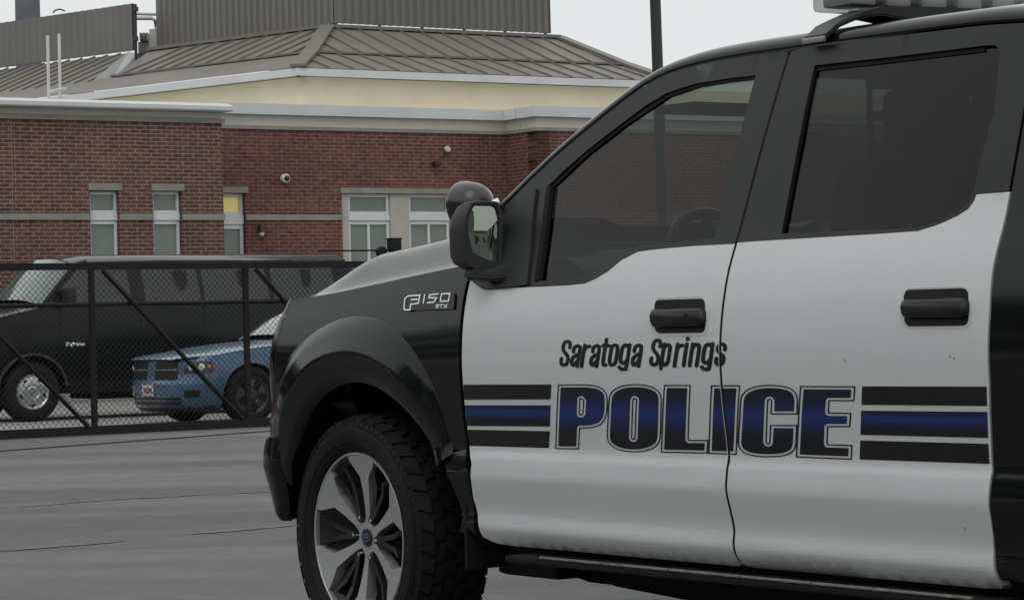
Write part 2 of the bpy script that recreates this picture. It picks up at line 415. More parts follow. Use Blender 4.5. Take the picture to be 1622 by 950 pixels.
# --- door handles
def handle(parent, bez, bar, knob):
    b = TSL(bez); base = panel('door_handle', rounded(b, .022), tmap, mat('handle_recess', (.006, .006, .0065), .55, spec=.25), parent, lip=.012, off=.003, us=.05, vs=.02, bevel=.003)
    bm = bmesh.new(); q = rounded(TSL(bar, .012), .022, 5)
    a = [bm.verts.new(tmap(u, v, .002)) for u, v in q]; c = [bm.verts.new(tmap(u, v, .014)) for u, v in q]
    cen = (sum(p[0] for p in q)/len(q), sum(p[1] for p in q)/len(q))
    d = [bm.verts.new(tmap(lerp(u, cen[0], .06), lerp(v, cen[1], .3), .021)) for u, v in q]
    grid_faces(bm, [a+[a[0]], c+[c[0]], d+[d[0]]]); bm.faces.new(d)
    obj('grip', bm, M_SATIN, base, smooth=60)
    if knob:
        bm = bmesh.new(); x, z = TS(*knob, .02); p = tmap(x, z, .019)
        lathe(bm, [(0.0001, .006), (.007, .005), (.009, 0), (.009, -.01)], 12, 'y', p); obj('key_lock', bm, M_PLAST, base)
handle(front_door, [(1038,475),(1117,472.5),(1118,526),(1039,527.5)], [(1030,490),(1114,487),(1114,516),(1031,518)], (1086.5,497))
handle(rear_door, [(1433,459),(1534,456),(1535,515),(1434,516.5)], [(1427,474.5),(1531,471),(1531,502),(1428,503)], None)
# recessed dish rings round the handles (pressed metal)
for par, bz in ((front_door, [(1034,470),(1122,467),(1123,531),(1035,532.5)]), (rear_door, [(1429,454),(1539,451),(1540,519),(1430,521)])):
    panel('handle_surround', rounded(TSL(bz), .03), tmap, M_WHITE, par, lip=.004, off=.0012, us=.05, vs=.02, bevel=.0012, hole=rounded(TSL([(bz[0][0]+3, bz[0][1]+3), (bz[1][0]-3, bz[1][1]+3), (bz[2][0]-3, bz[2][1]-3), (bz[3][0]+3, bz[3][1]-3)]), .026))

# --- stripes
zcb = TS(1150,657)[1]
M_STRB = mat_blue('stripe_blue', zcb-.002, .045); M_LETB = mat_blue('letter_blue', zcb, .098)
DOFF = .0012
def stripe(parent, pts, m_): panel('stripe', TSL(pts), tmap, m_, parent, lip=0, off=DOFF, us=.1, vs=.008)
stripe(front_door, [(734.5,609),(873.5,608.5),(872.5,632),(735.5,632.5)], M_DECAL)
stripe(front_door, [(736.5,641.5),(872.5,641.5),(871.5,675),(740.5,674)], M_STRB)
stripe(front_door, [(741.5,680),(871.5,682.5),(869.5,709),(744.5,705.5)], M_DECAL)
stripe(rear_door, [(1366,611.5),(1563.2,612),(1563.8,642.5),(1365,640.5)], M_DECAL)
stripe(rear_door, [(1364.5,650),(1564.2,652),(1565.4,693),(1363.5,688)], M_STRB)
stripe(rear_door, [(1363,697),(1565.8,702.5),(1567.6,734),(1362,727)], M_DECAL)
# --- POLICE
PA = lambda pts: TSL([(870+x/6.488, 595+y/6.488) for x, y in pts])
PB = lambda pts: TSL([(1100+x/6.007, 595+y/6.007) for x, y in pts])
glyphs = [
 [PA(smooth_poly([(330,86),(395,88),(470,97),(540,124),(585,168),(602,230),(600,350),(585,430),(545,492),(480,525),(400,537),(319,541)], n=3)+[(308,755),(62,750),(92,88)]),
  PA([(322,238),(338,240),(350,256),(343,382),(336,392),(316,394)])],
 [PA(smooth_poly([(612,240),(640,165),(700,117),(780,92),(880,84),(980,90),(1068,114),(1128,157),(1158,230),(1155,430),(1148,625),(1125,698),(1070,745),(980,775),(880,784),(780,776),(690,750),(622,700),(594,625),(602,430)], True, 3)),
  PA([(868,248),(874,238),(888,238),(893,248),(877,636),(871,645),(859,645),(854,636)])],
 [PA([(1180,92),(1458,92),(1435,655),(1638,656),(1630,797),(1148,787)])],
 [PB([(160,88),(438,88),(403,750),(132,740)])],
 [PB([(985,366),(988,225)]+smooth_poly([(988,220),(965,155),(905,111),(830,92),(720,84),(610,92),(520,120),(462,167),(438,230),(427,420),(414,625),(432,692),(482,737),(570,764),(700,773),(830,766),(920,737),(962,690),(974,635)], n=3)+[(982,465),(722,465),(713,630),(704,640),(694,640),(689,630),(706,236),(713,227),(722,227),(730,236),(724,366)])],
 [PB([(1007,95),(1535,98),(1525,240),(1288,240),(1282,347),(1497,350),(1485,487),(1275,487),(1270,648),(1508,655),(1500,797),(966,775)])],
]
def field(ptsets, h, pad):
    us = [p[0] for s in ptsets for p in s]; vs = [p[1] for s in ptsets for p in s]
    u0, u1, v0, v1 = min(us)-pad, max(us)+pad, min(vs)-pad, max(vs)+pad
    U, V = np.meshgrid(np.arange(u0, u1, h), np.arange(v0, v1, h), indexing='ij'); return u0, v0, U, V
h = .0016
for par, side in ((front_door, 1), (rear_door, -1)):
    u0, v0, U, V = field([[(a*.58, b) for a, b in l] for g in glyphs for l in g], h, .006)
    keep = (SEAMX+GAP+.0015 - U/.58) if side > 0 else (U/.58-(SEAMX-GAP-.0015))
    D = np.full(U.shape, 1e9)
    for g in glyphs: D = np.minimum(D, sdf_loops([[(a*.58, b) for a, b in l] for l in g], U, V))
    t1, t2 = .0032, .0086; lmap = lambda u, v, o: tmap(u/.58, v, o)
    obj('lettering_outline', sdf_mesh(np.maximum(np.maximum(D, -t1-D), keep), u0, v0, h, lmap, DOFF), M_DECAL, par, smooth=0)
    obj('lettering', sdf_mesh(np.maximum(D+t2, keep), u0, v0, h, lmap, DOFF), M_LETB, par, smooth=0)
# --- Saratoga Springs
BASE0, BASE1 = 270., 268.
GL = {
 'a': [[(.83,0),(.83,.78),(.7,.9),(.45,.92),(.2,.84),(.17,.66)], [(.83,.56),(.4,.47),(.17,.34),(.17,.15),(.34,.06),(.55,.1),(.83,.3)]],
 'r': [[(.22,0),(.22,.95)], [(.22,.7),(.45,.86),(.95,.9)]],
 't': [[(.42,1.2),(.42,.16),(.58,.06),(.9,.06)], [(.05,.92),(.95,.92)]],
 'o': [[(.17,.22),(.17,.78),(.34,.92),(.66,.92),(.83,.78),(.83,.22),(.66,.08),(.34,.08),(.17,.22)]],
 'g': [[(.83,.95),(.83,-.02),(.7,-.12),(.36,-.12),(.17,-.04)], [(.83,.78),(.62,.92),(.34,.92),(.17,.78),(.17,.3),(.34,.16),(.62,.16),(.83,.3)]],
 'S': [[(.83,.86),(.83,1.0),(.68,1.12),(.34,1.12),(.17,1.0),(.17,.82),(.32,.68),(.66,.52),(.83,.36),(.83,.2),(.68,.08),(.34,.08),(.17,.2),(.17,.36)]],
 's': [[(.83,.7),(.83,.8),(.66,.92),(.34,.92),(.17,.8),(.2,.66),(.5,.52),(.8,.4),(.83,.2),(.66,.08),(.34,.08),(.17,.2),(.17,.32)]],
 'p': [[(.17,.95),(.17,-.1)], [(.17,.22),(.38,.08),(.66,.08),(.83,.22),(.83,.78),(.66,.92),(.38,.92),(.17,.78)]],
 'i': [[(.5,.03),(.5,.95)], [(.5,1.16),(.5,1.2)]],
 'n': [[(.17,.03),(.17,.95)], [(.17,.76),(.4,.92),(.66,.92),(.83,.78),(.83,.03)]],
}
LET = [('S',88,188),('a',182,277),('r',272,347),('a',347,442),('t',440,512),('o',503,600),('g',594,700),('a',702,803),('S',858,962),('p',953,1048),('r',1068,1142),('i',1133,1200),('n',1195,1300),('g',1300,1412),('s',1415,1522)]
strokes = []
for ch, a, b in LET:
    for st in GL[ch]:
        px = []
        for x, y in st:
            by = lerp(BASE0, BASE1, (a-85)/1440); xh = lerp(188, 202, (a-85)/1440)
            w = b-a-16; X = a+ x*w + (y-.0)*30-6; Y = by-y*xh
            px.append((870+X/5.407, 530+Y/5.407))
        strokes.append(TSL(smooth_poly(px, n=4) if len(px) > 2 and ch not in 'Tt' else px))
rad = .0051; KU_ = .58
strokes = [[(a*KU_, b) for a, b in st] for st in strokes]
for par, side in ((front_door, 1), (rear_door, -1)):
    u0, v0, U, V = field(strokes, .0013, .012)
    keep = (SEAMX+GAP+.001 - U/KU_) if side > 0 else (U/KU_-(SEAMX-GAP-.001))
    D = np.maximum(sdf_strokes(strokes, rad, U, V), keep)
    obj('town_lettering', sdf_mesh(D, u0, v0, .0013, lambda u, v, o: tmap(u/KU_, v, o), DOFF), M_DECAL, par, smooth=0)
# small scuffs in the white wrap
for par, pts in ((rear_door, [(1338,569),(1339,575)]), (rear_door, [(1503,563),(1506,566)]), (rear_door, [(1510,567),(1513,569)]), (rear_door, [(1527,836),(1530,838)])):
    a, b = TSL(pts); bm = bmesh.new(); d = Vector((b[0]-a[0], b[1]-a[1])).normalized(); n_ = Vector((-d.y, d.x))*.0012
    bm.faces.new([bm.verts.new(tmap(p[0]+s*n_.x, p[1]+s*n_.y, .0009)) for p, s in ((a, .3), (b, 1), (b, -1), (a, -1))])
    obj('scuff', bm, M_UNDER, par, smooth=0)

# --- front fender with wheel arch
fe_up = [(x, 1.287-dsh(x)) for x in np.linspace(-.56, .56, 15)]
arch_c = (.02, .40)
def arc_pts(r, a0, a1, n): return [(arch_c[0]+r*math.cos(a), arch_c[1]+r*math.sin(a)) for a in np.linspace(R(a0), R(a1), n)]
lead = TSL([(741,440),(735,465),(730,500),(727,550),(728,600),(733,660),(739,712)])
fender = panel('front_fender', lead[::-1]+ [(lead[0][0], 1.283-dsh(lead[0][0]))] + fe_up[1:] + [(.56, .56)] + arc_pts(.53, 17, 148, 24)+[(lead[-1][0]+.15, lead[-1][1])], tmap, M_BLACK, truck, lip=.02, us=.06, vs=.015)
rk = [(lead[-1][0], .706), (lead[-1][0]-.004, .66)] + TSL([(741,745),(744,775),(750,805),(751,835),(757,850)]) + [(-.55, .40), (-.47, .40)] + arc_pts(.545, 172, 149, 8)
panel('rocker_cover', rk, tmap, M_BLACK, truck, lip=.02, off=-.001, us=.06, vs=.012)
# flare: bulging lip round the arch
FO = [(18,.66),(30,.725),(45,.745),(60,.748),(75,.738),(90,.724),(105,.71),(115,.70),(125,.682),(132,.662),(140,.63),(150,.595),(160,.58),(172,.575)]
FI = [(18,.60),(30,.625),(45,.633),(60,.632),(75,.624),(90,.614),(105,.604),(115,.597),(125,.588),(132,.58),(140,.572),(150,.562),(160,.553),(172,.55)]
def flare(parent, yf, cen, sgn=1, mirror=False, m_=None):
    bm = bmesh.new(); rows = []
    A = np.linspace(18, 151, 50)
    for a in A:
        ro = np.interp(a, [p[0] for p in FO], [p[1] for p in FO]); ri = np.interp(a, [p[0] for p in FI], [p[1] for p in FI])
        fade = sstep(18, 40, a)*(1-.92*sstep(112, 146, a)); row = []
        for r_, o_ in ((ro, -.001), (ro-.004, .004), (lerp(ro, ri, .5), .018), (ri+.008, .031), (ri, .034), (ri-.012, .033), (lerp(ri, .515, .6), .029), (.515, .024), (.506, .015), (.506, -.05), (.52, -.28)):
            x, z = cen[0]+sgn*r_*math.cos(R(a)), cen[1]+r_*math.sin(R(a))
            p = Vector((x, yf(x, max(z, .3))+o_*(.35+.65*fade if o_ > 0 else 1), z))
            if mirror: p.y = -p.y
            row.append(bm.verts.new(p))
        rows.append(row)
    grid_faces(bm, rows)
    return obj('fender_flare', bm, m_ or M_BLACK, parent, smooth=50)
flare(truck, YS, arch_c)
# badge
def BD(pts): return TSL([(620+x/13.517, 440+y/13.517) for x, y in pts])
pl = panel('badge', rounded(BD([(285,700),(300,480),(370,375),(1370,322),(1385,400),(1365,672),(480,690),(460,715)]), .006), tmap, M_SATIN, truck, lip=.006, off=.006, us=.05, vs=.02, bevel=.001)
bst = [BD(s) for s in ([(312,650),(330,440),(400,385),(652,368),(618,545),(455,560),(440,680),(330,684),(312,650)], [(468,465),(600,455)], [(755,360),(725,535)], [(1040,342),(858,362),(842,425),(1010,425),(950,518),(815,530)], [(1115,342),(1295,332),(1262,492),(1092,500),(1115,342)])]
bst = [[(a*KU_, b) for a, b in st] for st in bst]; umap = lambda u, v, o: tmap(u/KU_, v, o)
u0, v0, U, V = field(bst, .0007, .006)
obj('badge_lettering', sdf_mesh(sdf_strokes(bst, .0022, U, V), u0, v0, .0007, umap, .0075), M_BADGE, pl, smooth=0)
bs2 = [BD(s) for s in ([(1065,568),(1010,570),(1003,600),(1050,600),(1045,632),(990,636)], [(1080,572),(1145,568)], [(1112,570),(1105,640)], [(1165,568),(1232,635)], [(1245,560),(1160,640)])]
bs2 = [[(a*KU_, b) for a, b in st] for st in bs2]
u0, v0, U, V = field(bs2, .0005, .004)
obj('badge_lettering', sdf_mesh(sdf_strokes(bs2, .0013, U, V), u0, v0, .0005, umap, .0075), M_BADGE, pl, smooth=0)

# --- nose: corner and front, one row of plan curves
NX0 = .56
def nose_pt(t, z, xf, grow=0., yk=1.):
    y0 = (YS(NX0, z)+grow)*yk; n_ = 2.5; a = t*math.pi/2
    c, s = abs(math.cos(a))**(2/n_), abs(math.sin(a))**(2/n_)
    return Vector((NX0+(xf-NX0)*s, y0*c, z))
def nose(name, zs, xfs, ta, tb, m_, parent, grow=0., mirror=True, lip=.03, nt_=22):
    bm = bmesh.new(); rows = []
    for z, xf in zip(zs, xfs):
        ts = np.linspace(ta, tb, nt_); r_ = [nose_pt(t, z, xf, grow) for t in ts]
        if mirror and tb >= .999: r_ = r_+[Vector((p.x, -p.y, p.z)) for p in r_[-2::-1]]
        rows.append([bm.verts.new(p) for p in r_])
    grid_faces(bm, rows)
    r = bmesh.ops.extrude_edge_only(bm, edges=[e for e in bm.edges if e.is_boundary])
    for v in [v for v in r['geom'] if isinstance(v, bmesh.types.BMVert)]:
        v.co.x -= lip; v.co.y *= (1-lip*.6)
    return obj(name, bm, m_, parent, smooth=50)
nose('nose_panel', np.linspace(1.135, 1.195, 5), [.765,.755,.745,.73,.71], 0, 1, M_BLACK, truck)
nose('grille', np.linspace(.80, 1.13, 8), [.85,.85,.85,.845,.835,.825,.81,.795], .50, 1, M_PLAST, truck)
for s in (1, -1):
    fc = nose('fender_corner', np.linspace(.79, 1.133, 9), [.86,.86,.86,.855,.845,.835,.82,.805,.79], 0, .30, M_BLACK, truck, mirror=False)
    if s < 0: fc.scale.y = -1
    hl = nose('headlight', np.linspace(.84, 1.13, 8), [.865,.865,.865,.855,.845,.835,.82,.80], .305, .50, M_LAMP, truck, mirror=False)
    if s < 0: hl.scale.y = -1
    lo = nose('headlight_surround', np.linspace(.79, .835, 3), [.865,.865,.865], .305, .50, M_BLACK, truck, mirror=False)
    if s < 0: lo.scale.y = -1
nose('front_bumper', [.435,.455,.50,.55,.62,.68,.705,.715,.72], [.74,.79,.865,.905,.925,.93,.925,.91,.87], 0, 1, M_BLACK, truck, grow=.03)
nose('air_dam', [.34,.38,.432], [.64,.69,.735], 0, 1, M_UNDER, truck, grow=-.03)
nose('bumper_step', [.715,.73,.75,.775,.788], [.87,.885,.885,.88,.86], 0, 1, M_SATIN, truck, grow=.01)
# --- hood
bm = bmesh.new(); rows = []
def hood_z(x, y):
    s = abs(y)/.92; base = 1.285-dsh(x) - .02*sstep(.45, .8, x)
    dome = .14*sstep(1.0, .73, s)**.85 - .03*sstep(.52, .38, s) + .015*sstep(.38, 0, s)
    fr = 1-.97*sstep(.28, .72, x)**1.3
    return base + dome*fr
for x in np.linspace(-.62, .83, 40):
    row = []
    xf = .80
    for k in range(49):
        s = 1-k/24.
        ylim = YS(min(x, NX0), 1.287-dsh(x))
        if x > NX0:
            q = min(1, max(0, (x-NX0)/(.80-NX0))); ylim *= (1-q**2.5)**(1/2.5) if q < 1 else 0.02
        y = ylim*math.copysign(abs(s)**.75, s) if s else 0
        row.append(bm.verts.new((x, y, hood_z(x, y) - .055*sstep(.70, .83, x))))
    rows.append(row)
grid_faces(bm, rows); bmesh.ops.remove_doubles(bm, verts=bm.verts, dist=1e-4)
obj('hood', bm, M_BLACK, truck, smooth=50)
# --- roof, pillars and windscreen: one loft split by material
E = [(-.50, 1.335), (-.575, 1.39)] + [(x, z) for x, z in drip] + [(-2.95, 1.785), (-3.10, 1.765), (-3.16, 1.74)]
bmR, bmW, bmF = bmesh.new(), bmesh.new(), bmesh.new()
secs = []
for i, (x, z) in enumerate(E):
    y = prof(z) if z < 1.9 else .72
    a, b = E[max(0, i-1)], E[min(len(E)-1, i+1)]
    d = Vector((b[0]-a[0], 0, b[1]-a[1])).normalized()      # along the edge
    nrm = Vector((-d.z, 0, d.x)); nrm = nrm if nrm.z > 0 else -nrm      # outwards of the edge in side view
    if z < 1.4: nrm = (nrm+Vector((.3, 0, .3))).normalized()
    row = [Vector((x, y-.004, z)), Vector((x, y-.002, z))+nrm*.006, Vector((x, y-.010, z))+nrm*.020, Vector((x, y-.026, z))+nrm*.033, Vector((x, y-.05, z))+nrm*.042]
    yi = row[-1].y; base = row[-1]
    wind = 1-sstep(-1.30, -1.12, x)*0 if x > -1.22 else 0
    crown = lerp(.055, .10, sstep(-1.5, -.7, x))
    for k in range(1, 15):
        u = 1-k/14.; w = 1-u*u
        row.append(Vector((base.x, yi*u, base.z)) + nrm*(crown*w))
    full = row + [Vector((p.x, -p.y, p.z)) for p in row[-2::-1]]
    secs.append((x, z, full))
nc = len(secs[0][2])
def loft(bm, test):
    grid = {}
    for i in range(len(secs)-1):
        for k in range(nc-1):
            if not test(i, k): continue
            vs = []
            for a, b in ((i, k), (i, k+1), (i+1, k+1), (i+1, k)):
                if (a, b) not in grid: grid[a, b] = bm.verts.new(secs[a][2][b])
                vs.append(grid[a, b])
            bm.faces.new(vs)
    return bm
isw = lambda i, k: secs[i+1][0] > -1.23 and 5 <= k < nc-6
obj('roof', loft(bmR, lambda i, k: not isw(i, k)), M_BLACK, truck, smooth=50)
obj('windscreen', loft(bmW, isw), M_GW, truck, smooth=50)
bm = bmesh.new(); box(bm, -.70, -.47, -.84, .84, 1.29, 1.335, .012); obj('cowl', bm, M_PLAST, truck)
# --- mirrored plain right side, cab corners, bed
for pts, m_, nm in ((fw_uv+belt_f, M_WHITE, 'front_door'), (rw_uv+belt_r+[(SEAMX-GAP, zb), (SEAMX-GAP, .424)], M_WHITE, 'rear_door')):
    o = panel(nm, pts, tmap, m_, truck, lip=.03, mirror=True)
    if nm == 'front_door':
        panel('window_frame', frame_f, tmap, M_SATIN, o, lip=.02, hole=glass_f, us=.1, vs=.03, mirror=True)
        panel('window_pane', glass_f, tmap, M_GF, o, lip=0, off=-.012, us=.1, vs=.03, mirror=True)
    else:
        panel('window_frame', frame_r, tmap, M_SATIN, o, lip=.02, hole=glass_r, us=.1, vs=.03, mirror=True)
        panel('window_pane', glass_r, tmap, M_GR, o, lip=0, off=-.012, us=.1, vs=.03, mirror=True)
panel('front_fender', [(lead[-1][0], .71), (lead[0][0], 1.28-dsh(-.56))]+fe_up[1:]+[(.56, .56)]+arc_pts(.53, 17, 148, 24), tmap, M_BLACK, truck, lip=.02, mirror=True)
flare(truck, YS, arch_c, mirror=True)
XR = -3.683+.02
def YB(x, z): return YS(min(x, -2), z) if z < 1.26 else YS(-2, 1.26)-(z-1.26)*.6
def bmap(x, z, off=0.): return Vector((x, YB(x, z)+off, z))
rear_edge = [(x-.010, z) for x, z in TSL([(1581,918),(1572,867),(1564,787),(1570,745),(1569,735),(1565,610),(1565,500),(1570,430),(1584,370),(1598,304),(1622,170)])]
for mir in (False, True):
    panel('cab_corner', rear_edge+[(rear_edge[-1][0], 1.79), (-3.15, 1.73), (-3.19, 1.30), (-3.19, .44)], tmap, M_BLACK, truck, lip=.03, mirror=mir)
    ar = [(XR+.52*math.cos(a), .40+.52*math.sin(a)) for a in np.linspace(R(10), R(170), 24)]
    panel('bed_side', [(-3.215, .50), (-3.215, 1.30), (-4.95, 1.30), (-4.95, .55), (-4.2, .50)]+ar[::-1]+[], bmap, M_BLACK, truck, lip=.05, mirror=mir)
    flare(truck, YB, (XR, .40), sgn=1, mirror=mir)
    tl = panel('tail_lamp', [(-4.86, .92), (-4.86, 1.27), (-4.955, 1.27), (-4.955, .92)], bmap, M_RED, truck, lip=.03, off=.004, mirror=mir)
bm = bmesh.new(); box(bm, -4.98, -4.93, -.80, .80, .62, 1.30, .02); obj('tailgate', bm, M_BLACK, truck)
bm = bmesh.new(); box(bm, -5.10, -4.92, -.92, .92, .50, .66, .03); obj('rear_bumper', bm, M_CHROME, truck)
bm = bmesh.new(); box(bm, -4.95, -3.22, -.80, .80, .80, .84); box(bm, -3.25, -3.215, -.92, .92, .50, 1.30); obj('bed_floor', bm, M_PLAST, truck)
# cab back wall
bm = bmesh.new()
vs = [bm.verts.new(p) for p in ((-3.185, .93, .5), (-3.185, .95, 1.0), (-3.17, .90, 1.29), (-3.14, .74, 1.74), (-3.14, -.74, 1.74), (-3.17, -.90, 1.29), (-3.185, -.95, 1.0), (-3.185, -.93, .5))]
bm.faces.new(vs); obj('cab_back', bm, M_BLACK, truck, smooth=0)
# --- floor, chassis, dark inner shell so the gaps read dark
bm = bmesh.new(); box(bm, -3.17, -.50, -.86, .86, .44, .52, .02); box(bm, -3.17, -.55, -.40, .40, .34, .44)
for s in (1, -1): box(bm, -5.0, .75, s*.42-.05, s*.42+.05, .42, .58)
box(bm, -.55, .80, -.55, .55, .45, 1.15); box(bm, -.62, -.50, -.90, .90, .44, 1.22); box(bm, -.50, .55, -.62, .62, .75, .80)
tube(bm, [(0, -.80, .38), (0, .80, .38)], .05); tube(bm, [(XR, -.80, .38), (XR, .80, .38)], .06); lathe(bm, [(.001,-.14),(.13,-.1),(.15,0),(.13,.1),(.001,.14)], 16, 'y', (XR, 0, .38))
box(bm, -1.36, -.56, .30, .62, .262, .46, .10, 3); box(bm, -2.75, -1.46, .32, .66, .235, .44, .07)
tube(bm, [(-.7, .50, .30), (-1.2, .55, .285), (-1.75, .50, .31)], .045); box(bm, -.80, -.47, .45, .80, .30, .44, .03)
obj('chassis', bm, M_UNDER, truck, smooth=40)
for s in (1, -1):
    bm = bmesh.new(); rows = []
    for x in (-3.15, -2.0, -.57):
        rows.append([bm.verts.new((x, s*(YS(x, z)-.055), z)) for z in (.44,.6,.8,1.0,1.15,1.24)])
    grid_faces(bm, rows); obj('inner_door_panel', bm, M_INT, truck, smooth=30)
    for x0 in (SEAMX,):
        bm = bmesh.new(); rows = []
        for z in np.linspace(.43, 1.80, 20):
            rows.append([bm.verts.new((seam_x(z)+dx, s*(YS(x0, z)+dy), z)) for dx, dy in ((-.06,-.05),(-.04,-.024),(.04,-.024),(.06,-.05))])
        grid_faces(bm, rows); obj('b_pillar', bm, M_UNDER, truck, smooth=30)
    bm = bmesh.new(); rows = []
    for z in np.linspace(.43, 1.27, 14): rows.append([bm.verts.new((-.60+dx, s*(YS(-.6, z)+dy), z)) for dx, dy in ((-.05,-.032),(.05,-.026))])
    grid_faces(bm, rows); obj('hinge_pillar', bm, M_UNDER, truck, smooth=30)
    bm = bmesh.new(); rows = []
    for z in np.linspace(.43, 1.6, 14): rows.append([bm.verts.new((-2.86+dx, s*(YS(-2.8, z)+dy), z)) for dx, dy in ((-.08,-.04),(.05,-.032))])
    grid_faces(bm, rows); obj('c_pillar', bm, M_UNDER, truck, smooth=30)
    # running board
    rb = bmesh.new(); box(rb, -2.86, -.80, s*.955-.10, s*.955+.035, .370, .392, .008) if s > 0 else box(rb, -2.86, -.80, -.99, -.855, .370, .392, .008)
    o = obj('running_board', rb, M_UNDER, truck)
    for a, b in ((-.985,-1.285),(-1.292,-1.60),(-1.607,-1.91),(-1.917,-2.20),(-2.207,-2.50),(-2.507,-2.79)):
        bm = bmesh.new(); box(bm, b, a, min(s*.978, s*.992), max(s*.978, s*.992), .391, .3975, .002); obj('step_trim', bm, mat('step_metal', (.20, .195, .175), .5, metal=.3, noise_amt=.3, noise_scale=30), o)
    # wheel well liners
    for cx in (arch_c[0], XR):
        bm = bmesh.new(); rows = []
        for a in np.linspace(R(14), R(168), 24):
            rows.append([bm.verts.new((cx+.53*math.cos(a), s*y, .40+.53*math.sin(a))) for y in (.93, .45)])
        grid_faces(bm, rows); q = [r_[1] for r_ in rows]; bm.faces.new(q); obj('wheel_liner', bm, M_UNDER, truck, smooth=40)
# mud guard
bm = bmesh.new(); box(bm, -.545, -.53, .72, .955, .33, .62, .006); obj('mud_guard', bm, M_UNDER, truck)
